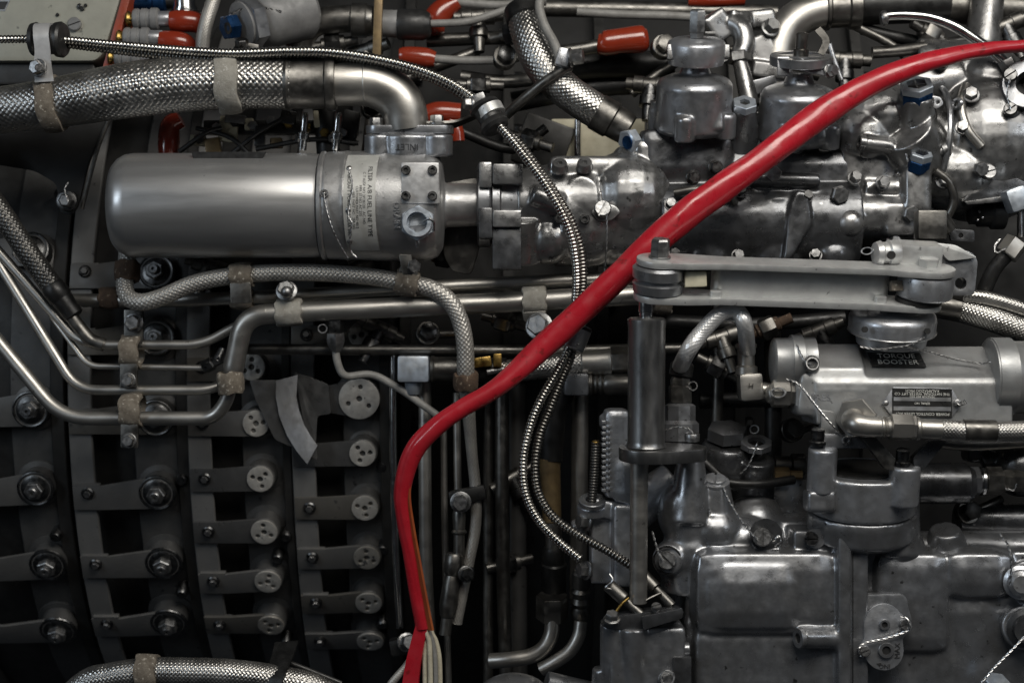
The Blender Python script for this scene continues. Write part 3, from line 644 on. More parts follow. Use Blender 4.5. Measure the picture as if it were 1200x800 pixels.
cl('hose_clamp', 'fuzzy clamp holding the grey hose below the filter head', (477, 331.5, 68), (1, .2, 0), 11.5, 27, 'cushion', (.2, -1, 6, 22), bolt=False)
cl('hose_clamp', 'brown fuzzy clamp where the grey hose drops behind the red cable', (546, 446, 78), (.05, 1, .3), 11, 20, 'cushion_brown', None, bolt=False)
# dark hose from the left edge into a pipe
t = thing('black_braided_hose', 'black woven hose slanting in from the left edge to a ferrule', 'hose', (30, 300, 100))
m = MB(); m.braid([(-120, 80, 96), (-30, 205, 96), (0, 247, 98), (30, 292, 100), (64, 340, 104)], 12.5, 13, 1.0, .11); m.part('braid', 'braid_black', t)
m = MB(); m.lathe((60, 334, 103), (.6, .8, .05), [(0, 13), (3, 14.5), (18, 14.5), (20, 13), (22, 13), (30, 12), (44, 11.5), (46, 9)], 28); m.part('ferrule', 'black_steel', t)
m = MB(); m.tube([(80, 365, 104), (92, 382, 106), (106, 398, 107), (122, 404, 107)], 8, 16); m.part('end_pipe', 'dark_steel', t)
# hose along the bottom edge
t = thing('bottom_hose', 'woven steel hose lying along the bottom left edge', 'hose', (200, 800, 20))
m = MB(); m.braid([(0, 960, 60), (40, 870, 46), (95, 806, 34), (130, 793, 30), (175, 787, 28), (220, 787, 26), (270, 789, 26), (330, 797, 30), (380, 812, 36), (460, 870, 50), (500, 940, 60)], 16.5, 22, 1.0, .065); m.part('braid', 'braid_wire', t)
cl('hose_clamp', 'brown woven clamp on the hose along the bottom edge', (173, 787.5, 28), (1, -.03, 0), 18, 25, 'cushion', None, bolt=False)
t = thing('strap_end', 'dark strap bracket above the hose at the bottom edge', 'bracket', (330, 780, 60))
m = MB(); m.flat([(336, 752, 70), (330, 772, 40), (322, 792, 14), (316, 815, 10)], [14, 13, 12, 12], 3, .1); m.part('strap', 'black_steel', t)
m = MB(); m.tube([(320, 770, 60), (350, 780, 56), (400, 800, 58)], 3, 10); m.part('wire', 'rubber', t)

# ---------------------------------------------------------------- twin ribbed conduits
def conduit(lab, path, r, mt='conduit', pitch=4.2):
    m = MB(); m.ribbed(path, r, pitch, .17); return m.single('ribbed_conduit', mt, lab, 'conduit', 'ribbed metal conduits')
conduit('ribbed conduit from the left edge over the braided hose, front one of the pair', [(-140, 52, 20), (-25, 47, 16), (30, 46, 16), (75, 47, 16), (130, 52, 14), (200, 58, 10), (262, 62, 8), (300, 61.5, 8), (340, 60, 8), (385, 61, 8), (430, 67, 10), (475, 77, 14), (515, 91, 18), (545, 108, 20), (562, 123, 18), (578, 140, 10), (594, 158, 0), (612, 180, -8), (634, 209, -14), (655, 243, -16), (668, 272, -14), (674, 300, -8), (676, 330, 4), (674, 360, 20), (671, 392, 24), (663, 415, 20), (650, 440, 10), (633, 470, 0), (620, 503, -6), (613, 540, -10), (615, 575, -14), (628, 605, -20), (650, 630, -28), (680, 655, -34), (712, 684, -40)], [4.6, 4.6, 4.6, 4.6, 4.6, 4.8, 5, 5.2, 5.2, 5.2, 5.2, 5.2, 5.2] + [5.4] * 10 + [5.2] * 11)
conduit('second ribbed conduit, running behind and right of the front one', [(60, 49, 26), (130, 58, 24), (200, 66, 20), (262, 70, 18), (300, 66, 20), (340, 64, 22), (385, 65, 22), (430, 71, 24), (475, 81, 28), (515, 96, 30), (548, 116, 30), (572, 138, 22), (590, 154, 8), (606, 165, 2), (626, 191, -4), (648, 222, -8), (668, 256, -8), (680, 290, -4), (683, 325, 6), (680, 360, 22), (674, 394, 30), (668, 420, 28), (658, 445, 20), (645, 478, 10), (632, 512, 4), (627, 548, -2), (632, 580, -8), (650, 607, -14), (680, 628, -20), (712, 645, -24), (748, 668, -28)], 5.2, 'conduit_dark', 4.2)
t = thing('conduit_grommet', 'black rubber grommet gripping both conduits above the silver housing', 'grommet', (578, 140, 14))
m = MB(); m.lathe((566, 122, 18), (.42, .80, -.25), [(0, 8), (1, 17), (6, 19), (9, 15), (12, 15), (24, 14.5), (27, 17), (32, 18), (36, 15), (37, 8)], 36); m.part('spool', 'rubber', t)
m = MB(); m.lathe((572, 127, 16), (.42, .80, -.25), [(0, 15.5), (.6, 17), (11.5, 17), (12, 15.5)], 36, closed=False); m.part('strap', 'link_alu', t)
hex_bolt(t, (553, 122, 18), (-1, .05, -.4), 7, 8, True, 'bolt'); m = MB(); m.box((562, 116, 20), (14, 12, 14), (20, 0, 0), 2); m.part('lug', 'bolt', t)
t = thing('conduit_cup', 'silver cup on the conduits just below the red cable', 'ferrule', (668, 398, 24))
m = MB(); m.lathe((678, 380, 26), (-.35, .93, -.05), [(0, 16), (2, 17.5), (28, 17), (30, 15), (30, 6)], 36); m.part('cup', 'cast_light', t)
m = MB(); m.lathe((677.5, 381, 26), (-.35, .93, -.05), [(0, 17.5), (2, 18.2), (4, 17.5)], 36); m.part('rim', 'rubber', t)
# ---------------------------------------------------------------- red cable
t = thing('red_cable', 'thick glossy red sleeved cable sweeping from upper right to the bottom middle', 'cable', (500, 740, 20))
path = [(1400, 46, 60), (1200, 54, 22), (1150, 59, 10), (1100, 69, 0), (1050, 85, -8), (1000, 110, -14), (950, 143, -20), (900, 181, -26), (850, 218, -32), (800, 255, -34), (760, 290, -32), (720, 328, -28), (680, 366, -26), (640, 403, -26), (600, 440, -30), (570, 462, -32), (540, 479, -32), (512, 499, -30), (490, 521, -26), (477, 548, -20), (471, 580, -14), (475, 615, -8), (482, 650, -2), (489, 690, 4), (497, 735, 8)]
rad = [7.5, 7.5, 8.5, 11, 13, 14.5, 15.5, 16, 16.5, 17, 17, 16.5, 16, 15, 13, 11.5, 11, 11, 11, 10.5, 9.5, 9, 9, 9, 9.5]
# sleeve: a loosely collapsed tube, so its section swells, flattens and creases
pts = resample(crom(line4(path, rad), 10), .004); fr = frames(pts); rings = []; L = 0
for i, (p, (u, w, tg)) in enumerate(zip(pts, fr)):
    L = i * .004; ring = []
    for q in range(40):
        a = 2 * math.pi * q / 40
        f = 1 + .05 * math.sin(2 * a + L * 9) + .035 * math.sin(a * 2 - L * 31 + 1) + .06 * noise.noise(Vector((math.cos(a) * 1.3, math.sin(a) * 1.3, L * 30))) + .012 * noise.noise(Vector((math.cos(a) * 2.2, math.sin(a) * 2.2 + 3, L * 75))) + .06 * noise.noise(Vector((math.cos(a) * .8 + 7, math.sin(a) * .8, L * 11)))
        cr = math.exp(-((math.sin(a * .5 + .6 + L * 2.0)) ** 2) * 160) * .05
        ring.append(p.xyz + (u * math.cos(a) + w * math.sin(a)) * (p.w * (f - cr)))
    rings.append(ring)
m = MB(); m.skin(rings); m.part('sleeve', 'red_sleeve', t)
# seam flap with its orange inner face, along the right of the hanging end
m = MB(); m.flat([(483, 550, -22), (479, 580, -20), (484, 620, -14), (491, 660, -8), (498, 700, -3), (505, 738, -1)], [1.5, 2, 2.5, 3, 3.5, 4], 3, .8); m.part('seam_flap', 'orange_sleeve', t, 'orange inner face of the split sleeve')
m = MB(); m.flat([(496, 728, 4), (490, 752, 6), (484, 780, 8), (479, 820, 10)], [7, 8, 9, 10], 5, .2); m.part('loose_strip', 'red_sleeve', t)
for k, (x0, x1, d, mt) in enumerate(((499, 498, 8, 'cream_wire'), (503, 504, 4, 'cream_wire'), (507, 510, 6, 'grey_cable'), (511, 515, 10, 'cream_wire'), (505, 508, 14, 'grey_cable'))):
    m = MB(); m.tube([(494 + k, 712, 10), (497 + (x0 - 499) * .7, 740, d), (x0, 752, d), (x1, 775, d), (x1 + 1, 825, d)], 3.1, 10); m.part('wire', mt, t)
t = thing('thin_braided_wire', 'thin braided wire leaving the torn end of the red cable', 'wire', (465, 790, 14))
m = MB(); m.braid([(488, 762, 24), (476, 780, 18), (462, 796, 14), (448, 815, 14)], 4.5, 10, 1.0, .08); m.part('braid', 'braid_grey', t)

# ---------------------------------------------------------------- middle: upright pipes and fittings in the gap
def upright(lab, path, r, mt, name='upright_pipe'): m = MB(); m.tube(path, r, 18, 4); return m.single(name, mt, lab, 'pipe', 'upright pipes in the gap')
upright('bright slim upright pipe beside the right column of levers', [(461, 413, 150), (461, 520, 150), (464, 640, 160), (469, 735, 175)], 4.6, 'chrome')
upright('grey upright pipe below the blue-grey block', [(498, 448, 140), (498, 560, 140), (500, 680, 150), (508, 810, 165)], 7.5, 'tube_steel')
upright('slim upright pipe left of the hanging grey hose', [(535, 460, 150), (536, 540, 150), (537, 590, 150)], 4.5, 'tube_steel')
upright('pale wide upright pipe under the square block', [(680, 460, 140), (679, 560, 140), (678, 640, 150), (677, 700, 160)], 10, 'tube_steel')
upright('second slim dark upright behind the hanging hose', [(572, 440, 190), (572, 600, 190), (572, 810, 200)], 6, 'dark_steel')
upright('dull upright pipe just right of the hanging hose fittings', [(588, 455, 170), (588, 560, 170), (590, 690, 176), (594, 820, 186)], 8, 'dark_steel')
upright('dark upright pipe left of the ribbed conduits', [(606, 450, 200), (607, 600, 200), (609, 820, 210)], 10, 'case_panel')
upright('slim grey line behind the red cable end', [(520, 500, 160), (521, 600, 160), (523, 700, 165), (526, 820, 175)], 4, 'tube_steel')
t = thing('dark_downpipe', 'wide dark downpipe with an ochre painted stretch', 'pipe', (648, 690, 120))
m = MB(); m.tube([(668, 440, 118), (660, 462, 118), (650, 482, 118), (647, 500, 118), (646, 540, 118)], [12, 13, 14, 15, 13], 22); m.part('hose', 'black_steel', t)
m = MB(); m.cyl((645, 505, 118), (645, 538, 118), 12, 12); m.part('collar', 'dark_steel', t)
m = MB(); m.cyl((644, 537, 118), (647, 612, 118), 12.5, 11); m.part('ochre_section', 'gold_paint', t, 'ochre painted stretch of the downpipe')
m = MB(); m.cyl((648, 610, 118), (649, 645, 118), 10, 10); m.part('stem', 'dark_steel', t)
m = MB(); m.lathe((649, 640, 118), DN, [(0, 11), (4, 13), (20, 13), (22, 15), (58, 15), (62, 12)], 26); m.part('sleeve', 'black_steel', t)
m = MB(); m.hexa((647, 697, 118), DN, 19, 30); m.part('nut', 'dark_steel', t)
m = MB(); m.tube([(647, 725, 118), (646, 742, 116), (638, 758, 114), (622, 768, 114), (600, 772, 116), (575, 774, 124)], 9, 16); m.part('bend', 'tube_steel', t)
t = thing('small_downpipe', 'small dark downpipe with coil and bend beside the solenoid', 'pipe', (681, 720, 110))
m = MB(); m.lathe((681, 668, 110), DN, [(0, 8), (3, 11), (20, 11), (22, 9), (26, 12), (34, 9.5), (40, 12), (46, 9.5), (52, 12), (60, 10), (68, 9)], 22); m.part('fitting', 'dark_steel', t)
m = MB(); m.tube([(681, 728, 110), (678, 745, 108), (668, 762, 106), (652, 774, 106), (634, 784, 110)], 8, 16); m.part('bend', 'tube_steel', t)
t = thing('square_coupling', 'pale blue-grey square coupling left of the red cable', 'coupling', (484, 448, 110))
m = MB(); m.box((485, 432, 112), (37, 31, 32), (0, 0, 0), 4); m.part('nut', 'blue_steel', t)
m = MB(); m.lathe((503, 432, 114), RT, [(0, 12), (2, 15), (5, 15.5), (7, 14), (34, 14), (36, 12)], 30); m.part('sleeve', 'dark_steel', t)
m = MB(); m.cyl((484, 447, 112), (484, 462, 113), 10, 8); m.part('stub', 'blue_steel', t)
t = thing('band_clamp', 'brassy band clamp on the dark coupling behind the red cable', 'clamp', (570, 440, 108))
m = MB(); m.box((565, 424, 98), (22, 12, 14), (8, 0, 0), 2); m.box((583, 422, 98), (10, 16, 14), (0, 0, 0), 2); m.part('bracket', 'brass', t)
m = MB(); m.lathe((555, 433, 116), RT, [(0, 12), (2, 14), (38, 14), (40, 12)], 26); m.part('sleeve', 'black_steel', t); m = MB(); m.cyl((570, 436, 100), (592, 432, 100), 4, 4, 14); m.part('screw', 'bolt', t)
t = thing('short_braided_hose', 'short level braided hose with ferrule passing behind the conduits', 'hose', (660, 432, 110))
m = MB(); m.braid([(585, 436, 112), (620, 432, 112), (655, 428, 112), (684, 425, 112)], 13, 18, 1, .075); m.part('braid', 'braid_wire', t)
m = MB(); m.lathe((680, 426, 112), (1, -.05, 0), [(0, 13), (2, 15), (32, 16), (35, 17), (37, 15)], 28); m.part('ferrule', 'tube_steel', t)
m = MB(); m.hexa((716, 424, 112), (1, -.05, 0), 18, 26); m.part('nut', 'dark_steel', t)
t = thing('square_block_fitting', 'square grey block fitting with ridged collar left of the actuator', 'fitting', (678, 465, 115))
m = MB(); m.box((675, 450, 104), (29, 26, 28), (0, 0, 0), 4); m.part('block', 'cast_grey', t)
m = MB(); m.lathe((689, 450, 106), RT, [(0, 13), (4, 13), (6, 10), (9, 12), (12, 10), (15, 12), (18, 10), (22, 13), (50, 13)], 26); m.part('collar', 'dark_steel', t)
t = thing('hose_junction', 'cluster of dark fittings with a bright nut on the hanging hose', 'fitting', (545, 600, 110))
hex_bolt(t, (540, 588, 104), OUT, 10, 12, True, 'bolt', 'bright_nut'); m = MB(); m.box((548, 580, 116), (44, 18, 16), (12, 0, 0), 4); m.part('clamp', 'black_steel', t)
m = MB(); m.lathe((538, 598, 116), (0, 1, 0), [(0, 7), (4, 8), (22, 7), (24, 9), (26, 9), (28, 6.5), (52, 6.5)], 18); m.part('stem', 'dark_steel', t)
m = MB(); m.lathe((533, 648, 114), (-.12, 1, 0), [(0, 9), (3, 11), (22, 11), (26, 8), (34, 10), (60, 11), (74, 9), (76, 7), (96, 7)], 18); m.part('lower_stem', 'dark_steel', t)
hex_bolt(t, (546, 672, 106), (.3, 0, -1), 8, 10, True, 'bolt_dark', 'lower_nut'); m = MB(); m.box((540, 668, 116), (30, 16, 14), (-20, 0, 0), 3); m.part('lower_clamp', 'black_steel', t)
t = thing('low_fitting', 'dark bolt cluster beside the bottom of the red cable', 'fitting', (474, 750, 140))
hex_bolt(t, (476, 752, 128), (.4, -.2, -1), 9, 12, True, 'bolt', 'nut'); m = MB(); m.box((472, 756, 140), (30, 20, 20), (10, 0, 0), 4); m.part('block', 'black_steel', t)
t = thing('grey_dome', 'blurred grey rounded casting at the bottom edge middle', 'casting', (600, 812, 60))
m = MB(); m.ball((602, 832, 40), 52, UP, .8, 32); m.cast('dome', 'cast_grey', t, 3, 6)
m = MB(); m.cyl((640, 800, 60), (700, 812, 70), 14, 12); m.part('stub', 'cast_grey', t)
# ---------------------------------------------------------------- background along the top edge
t = thing('control_box', 'pale grey-green painted box in the upper left corner', 'box', (50, 95, 170))
m = MB(); m.prism(rounded([(-60, -40), (150, -40), (141, 0), (122, 62), (112, 72), (-60, 72)], 12), 150, 90, 5); m.part('body', 'box_paint', t)
m = MB(); m.prism(rounded([(-60, 74), (110, 74), (116, 98), (-60, 100)], 5), 162, 70, 3); m.part('lower_step', 'case_dark', t)  # lower part of the pale box, its shade painted as a dark colour
m = MB(); m.prism([(150, -30), (160, -30), (127, 92), (118, 86)], 146, 110, 1.5); m.part('gasket', 'gasket_red', t)
m = MB(); m.prism([(-20, 2), (9, 2), (5, 11), (-20, 11)], 148.5, 2, 0); m.part('label', 'label_black', t); m = MB(); m.prism([(-20, 0), (12, 0), (6, 13), (-20, 13)], 149.2, 2, 0); m.part('label_frame', 'label_frame', t)
slot_screw(t, (88, 29, 150), OUT, 8, 5, 20, 'grey_plastic'); 
for px, py, r in ((94, 8, 3.2), (97, 11, 2.6), (68, 18, 2), (101, 7, 2)): m = MB(); m.lathe((px, py, 151), OUT, [(0, r), (3, r), (3.6, r * .7)], 12); m.part('stud', 'label_black', t)
def connector(lab, x, y, d, sc_=1.0, tiltv=(1, -.03, -.05), boot=None):
    t = thing('cable_connector', lab, 'connector', (x, y, d), 'red booted cable connectors'); k = sc_
    m = MB(); m.lathe((x, y, d), tiltv, [(0, 9 * k), (2, 10 * k), (5, 8 * k), (9, 10 * k)], 22); m.part('brass_ring', 'brass', t)
    m = MB(); m.lathe((x + 8 * k, y, d), tiltv, [(0, 11), (2, 12.5), (6, 12.5), (7, 11.3), (9, 11.3), (10, 12.5), (16, 12.5), (17, 11.3), (20, 11.3), (21, 13), (28, 13), (30, 11)], 30); m.part('nut', 'grey_plastic', t)
    m = MB(); m.lathe((x + 37 * k, y, d), tiltv, [(0, 9.5), (16, 9.5), (17, 9)], 26); m.part('sleeve', 'cast_light', t)
    if boot:
        m = MB(); m.tube(boot[0], boot[1], 24, 6); m.part('boot', 'red_boot', t)
    return t
connector('upper grey connector with red boot beside the grey-green box', 149, 23, 150, 1, (1, -.02, 0), ([(200, 25, 150), (212, 25, 150), (226, 26, 152), (236, 30, 156)], [11.5, 13, 12.5, 11]))
connector('second grey connector with red boot, just above the conduits', 138, 45, 140, 1, (1, .02, 0), ([(188, 48, 140), (200, 49, 140), (214, 51, 142), (222, 60, 150), (223, 78, 160)], [11.5, 12.5, 12.5, 12, 11]))
connector('dark lower connector with red boot, hidden behind the conduits', 128, 68, 150, 1, (1, .02, 0), ([(182, 72, 150), (200, 74, 152), (214, 80, 160)], [11, 11, 11]))
t = thing('chrome_dome', 'shiny domed cap at the top edge above the red boots', 'cap', (216, 12, 165)); m = MB(); m.lathe((217, 14, 165), UP, [(0, 15), (4, 15), (8, 13), (18, 12), (22, 9), (24, 3)], 28); m.part('dome', 'chrome', t)
m = MB(); m.lathe((217, 15, 165), UP, [(0, 17), (3, 17)], 8); m.part('base', 'dark_steel', t)
t = thing('blue_connector', 'dark blue connector at the top edge', 'connector', (178, 6, 180)); m = MB(); m.lathe((150, 2, 180), RT, [(0, 12), (30, 12), (32, 14), (44, 14), (46, 10)], 24); m.part('shell', 'blue_anodised', t); m = MB(); m.lathe((196, 2, 180), RT, [(0, 9), (16, 8)], 18); m.part('tail', 'rubber', t)
t = thing('woven_lead', 'grey woven lead dropping between the red boots and blue plug', 'cable', (238, 60, 120)); m = MB(); m.braid([(256, -30, 130), (250, 0, 126), (243, 22, 120), (238, 45, 120), (237, 75, 130)], 8, 14, 1, .07); m.part('braid', 'braid_grey', t)
t = thing('plugged_valve', 'grey valve body with bright blue hex plug at the top', 'valve', (300, 50, 130))
m = MB(); m.lathe((280, 30, 116), (.75, -.32, .58), [(0, 20), (3, 27), (24, 27), (26, 30), (34, 34), (90, 35), (96, 30)], 40); m.part('body', 'grey_plastic', t)
m = MB(); m.hexa((286, 28, 118), (.75, -.32, .58), 33, 16, .3); m.part('hex_collar', 'cast_grey', t)
m = MB(); m.hexa((276, 31, 112), (-.75, .25, -.62), 15, 14, .2); bp = m.part('blue_plug', 'blue_anodised', t); m = MB(); m.lathe((270, 33, 100), (-.75, .25, -.62), [(0, 7), (4, 7), (3, 3)], 20); m.part('plug_recess', 'label_black', bp)
m = MB(); m.twist([(262, 22, 98), (280, 12, 100), (300, 8, 104), (330, 14, 110)], 1.0); m.part('lock_wire', 'lock_wire', t)
t = thing('elbow_duct', 'dark bent duct with couplings behind the elbow pipe', 'pipe', (350, 60, 190))
m = MB(); m.tube([(352, 92, 196), (350, 62, 190), (356, 40, 184), (370, 27, 180), (392, 23, 178), (414, 22, 178)], 16, 26); m.part('bend', 'dark_steel', t)
m = MB(); m.lathe((411, 24, 178), (1, .02, 0), [(0, 16), (2, 20), (18, 20), (20, 18), (26, 17)], 30); m.part('coupling', 'dark_steel', t)
m = MB(); m.box((443, 26, 160), (10, 90, 10), (-2, 0, 0), 1.5); m.part('bracket', 'gold_paint', t)
m = MB(); m.lathe((449, 28, 178), (1, .02, 0), [(0, 16), (20, 16), (22, 15)], 30); m.part('sleeve', 'grey_plastic', t)
m = MB(); m.lathe((466, 29, 178), (1, .02, 0), [(0, 17), (2, 18), (30, 18), (38, 14), (40, 8)], 30); m.part('cap', 'rubber', t)
def boot(lab, path, rad, d, tail=None):
    t = thing('red_boot', lab, 'cable boot', (*path[0], d), 'red rubber boots'); m = MB(); m.tube([(x, y, d) for x, y in path], rad, 26, 6); m.part('boot', 'red_boot', t)
    if tail: m = MB(); m.tube([(x, y, d) for x, y in tail[0]], tail[1], 14, 6); m.part('lead', tail[2], t)
boot('red boot with grey lead behind the black capped duct', [(512, 40), (510, 26), (520, 12), (536, 2)], [9, 15, 14, 9], 196, ([(536, 3), (560, 5), (590, 6), (640, 2)], 5, 'grey_cable'))
boot('red boot left of a grey rod below the black duct cap', [(468, 66), (476, 66), (498, 68), (510, 70)], [9, 11, 12, 9], 180, ([(508, 69), (540, 71), (578, 71)], 5, 'grey_cable'))
boot('red boot half hidden behind the grommet bracket', [(498, 136), (515, 132), (540, 133)], [12, 13, 12], 140, ([(525, 140), (534, 152), (536, 166)], 9, 'red_boot'))
boot('dark glossy red boot left of the valve tower', [(700, 50), (708, 51), (730, 48), (752, 46), (759, 45)], [10, 14.5, 15, 16, 11], 170, ([(702, 54), (680, 58), (650, 62)], 8, 'dark_steel'))
boot('red boot lying on a pipe at the top edge', [(806, 1), (830, 0), (872, -2)], [7, 9, 9], 190)
boot('red boot standing upright between hose and canister', [(198, 190), (198, 170), (200, 148), (212, 140)], [11, 13, 12, 10], 130)
m = MB(); m.tube([(505, 28, 170), (545, 26, 170), (575, 18, 172), (610, 5, 175), (640, -6, 180)], 4.5, 14); m.single('thin_lead', 'grey_cable', 'thin grey lead curving from the black duct cap', 'cable')
for lab, path, r, mt, d in (('dark pipe along the very top behind the duct', [(520, 8), (640, 10), (760, 12), (910, 16)], 10, 'dark_steel', 250), ('dark grey pipe behind the conduit bend', [(500, 48), (570, 45), (640, 44)], 8, 'dark_steel', 215), ('thin grey pipe below the top edge, right of the grey cable', [(676, 14), (720, 17), (790, 19), (832, 22)], 5, 'grey_cable', 200), ('wide black pipe left of the valve tower', [(640, 82), (700, 76), (790, 76)], 16, 'black_steel', 220), ('second wide black pipe lower left of the valve tower', [(600, 120), (700, 102), (790, 98)], 12, 'black_steel', 240), ('dark ribbed pipe left of the duct clamp', [(380, 125), (384, 165), (386, 200)], 14, 'black_steel', 130), ('dark pipe above the conduit bend', [(540, 90), (590, 96), (650, 90)], 8, 'dark_steel', 200)):
    m = MB(); m.tube([(x, y, d) for x, y in path], r, 20, 4); m.single('background_pipe', mt, lab, 'pipe', 'background pipes along the top')
m = MB(); m.tube([(636, -10, 90), (632, 8, 86), (638, 30, 80), (650, 52, 74), (656, 70, 70)], 5.5, 16); m.single('light_grey_cable', 'grey_cable', 'light grey cable hanging to the clamp on the white braided hose', 'cable')
t = thing('hose_saddle', 'metal clamp with bolt on the white braided hose', 'clamp', (660, 74, 70))
m = MB(); m.box((660, 68, 66), (16, 22, 16), (-15, 0, 0), 4); m.part('saddle', 'cast_light', t); hex_bolt(t, (668, 68, 60), (1, -.1, -.3), 9, 14, True, 'bolt')
m = MB(); m.tube([(592, 136, 110), (612, 118, 92), (636, 98, 78), (660, 82, 72), (668, 78, 74)], 6, 14); m.part('strut', 'dark_steel', t)
t = thing('white_braided_hose', 'bright woven hose curving down between the black pipes', 'hose', (670, 120, 110))
m = MB(); m.braid([(616, 22, 130), (621, 42, 116), (630, 66, 106), (644, 88, 100), (664, 107, 98), (690, 125, 98), (712, 138, 100)], [21, 21, 21, 20.5, 20, 20, 20], 22, 1, .055); m.part('braid', 'braid_wire', t)
m = MB(); m.lathe((613, 10, 136), (.2, 1, -.5), [(0, 19), (2, 23), (18, 23), (20, 21)], 34); m.part('collar', 'black_steel', t)
m = MB(); m.lathe((698, 130, 100), (.86, .5, 0), [(0, 20), (2, 22), (22, 22), (24, 20), (44, 19), (46, 17)], 34); m.part('ferrule', 'dark_steel', t)
t = thing('tan_block', 'blurred beige block in the gap left of the valve tower', 'block', (660, 185, 230))
m = MB(); m.box((700, 176, 240), (110, 70, 30), (0, 0, 0), 4); m.part('block', 'paper_tag', t); m = MB(); m.cyl((677, 140, 210), (677, 196, 210), 4, 4); m.part('rod', 'chrome', t); m = MB(); m.box((636, 170, 220), (60, 60, 14), (-20, 0, 0), 3); m.part('plate', 'case_dark', t)
# fittings in the dark between hose and canister
rr = random.Random(3)
for i, (lab, px, py) in enumerate((('shiny stud below the hose ferrule, left one', 354, 150), ('shiny stud below the hose ferrule, right one', 393, 150))):
    t = thing('small_stud', lab, 'stud', (px, py + 20, 70), 'small shiny studs'); m = MB(); m.lathe((px, py + 26, 80), tilt(10, 6), [(0, 5), (12, 5), (13, 7), (20, 7), (22, 4), (42, 4), (44, 3)], 16); m.part('shaft', 'chrome', t); m = MB(); m.hexa((px, py + 16, 82), UP, 8, 8); m.part('nut', 'bolt', t)
t = thing('wire_terminal_rail', 'dark terminal rail with pale tags under the braided hose', 'terminal rail', (300, 165, 110))
m = MB(); m.box((330, 150, 140), (180, 16, 20), (0, 0, 0), 2); m.part('rail', 'black_steel', t)
for k, (px, py, w, h, mt) in enumerate(((268, 152, 22, 30, 'paper_tag'), (292, 146, 10, 14, 'paper_tag'), (305, 160, 12, 24, 'label_black'), (324, 168, 14, 12, 'gold_paint'), (375, 140, 14, 20, 'paper_tag'), (338, 138, 18, 16, 'bolt_dark'), (410, 150, 20, 40, 'black_steel'), (250, 172, 18, 20, 'gold_paint'), (276, 140, 24, 10, 'bolt'), (232, 165, 18, 12, 'paper_tag'))):
    m = MB(); m.box((px, py, 126 - (k % 3) * 4), (w, h, 10), (rr.uniform(-12, 12), 0, 0), 1.5); m.part('tag', mt, t)
for k in range(9):
    px = 234 + k * 21; m = MB(); m.hexa((px, 142 + rr.uniform(-4, 22), 122), OUT, 6, 8, rr.random()); m.part('terminal_nut', rr.choice(['bolt', 'brass', 'bolt_dark']), t)
for k, (a, b) in enumerate((((230, 150), (300, 190)), ((260, 190), (330, 140)), ((300, 175), (420, 168)), ((210, 178), (260, 150)))):
    m = MB(); m.tube([(a[0], a[1], 114), ((a[0] + b[0]) / 2 + 6, (a[1] + b[1]) / 2 - 8, 110), (b[0], b[1], 114)], 3, 10); m.part('lead', 'rubber', t)
# ---------------------------------------------------------------- silver castings, upper right
t = thing('pump_housing', 'glossy silver cast pump housing right of the filter outlet', 'casting', (700, 310, 110))
m = MB()
m.cyl((600, 240, 70), (690, 240, 85), 40, 56, 40); m.cyl((650, 250, 90), (790, 252, 110), 62, 62, 48); m.ball((735, 232, 80), 56, RT, 1.0); m.ball((690, 262, 84), 52, RT, .9)
m.box((690, 200, 70), (96, 30, 60), (0, 0, 0), 10); m.cyl((740, 215, 60), (740, 180, 80), 26, 22); m.box((760, 200, 80), (40, 70, 60), (0, 0, 0), 10)
m.cyl((682, 222, 30), (682, 228, 70), 17, 24); m.cyl((660, 258, 34), (660, 258, 70), 9, 16); m.cyl((684, 258, 30), (684, 258, 70), 9, 16)
m.cyl((624, 228, 30), (660, 240, 30), 12, 12); m.ball((642, 280, 60), 30); m.cyl((612, 255, 40), (612, 305, 60), 20, 24)
m.cast('body', 'cast', t, 2.0, 3)
for px, py in ((656, 198), (685, 197)): m = MB(); m.lathe((px, py, 34), tilt(50), [(0, 10), (8, 9), (10, 8), (10, 3), (6, 3)], 24); m.part('dowel', 'cast', t)
for px, py in ((655, 257), (685, 257)): socket_screw(t, (px, py, 30), OUT, 6, 6, 'screw', 'bolt_dark')
m = MB(); m.prism(rounded([(692, 248), (704, 238), (720, 240), (728, 248), (718, 258), (702, 260)], 4), 25, 12, 2); m.part('eye_plate', 'cast', t); slot_screw(t, (706, 246, 26), (0, -.2, -1), 10, 9, 60, 'bolt')
m = MB(); m.twist([(711, 250, 14), (711, 275, 18), (710, 300, 22), (708, 320, 30)], .9); m.part('lock_wire', 'lock_wire', t)
hex_bolt(t, (742, 165, 62), (-.8, .25, -.6), 15, 12, False, 'pale_anodised', 'union_nut'); m = MB(); m.lathe((736, 167, 52), (-.8, .25, -.6), [(0, 8), (2, 8), (1, 4)], 20); m.part('union_bore', 'blue_anodised', t)

rr2 = random.Random(9)
t = thing('control_block', 'dark glossy cast control block behind the red cable', 'casting', (890, 305, 100))
m = MB()
m.cyl((770, 262, 90), (1000, 262, 90), 56, 58, 48); m.box((880, 212, 110), (240, 60, 110), (0, 0, 0), 16); m.cyl((906, 310, 78), (906, 226, 70), 38, 36, 44, 6); m.cyl((826, 312, 80), (826, 232, 74), 40, 36, 44, 6)
m.prism(rounded([(934, 222), (948, 226), (952, 262), (928, 302), (918, 306), (926, 240)], 4), 26, 60, 2); m.cyl((962, 300, 70), (962, 232, 66), 24, 22, 36, 6); m.cyl((845, 208, 40), (960, 212, 40), 9, 9); m.ball((975, 300, 60), 26); m.box((800, 185, 95), (110, 60, 90), (0, 0, 0), 14); m.box((900, 176, 90), (110, 56, 60), (0, 0, 0), 10)
m.cast('body', 'cast_dark', t, 2.2, 3)
hex_bolt(t, (907, 204, 26), (-.2, .1, -1), 10, 9, False, 'bolt'); 
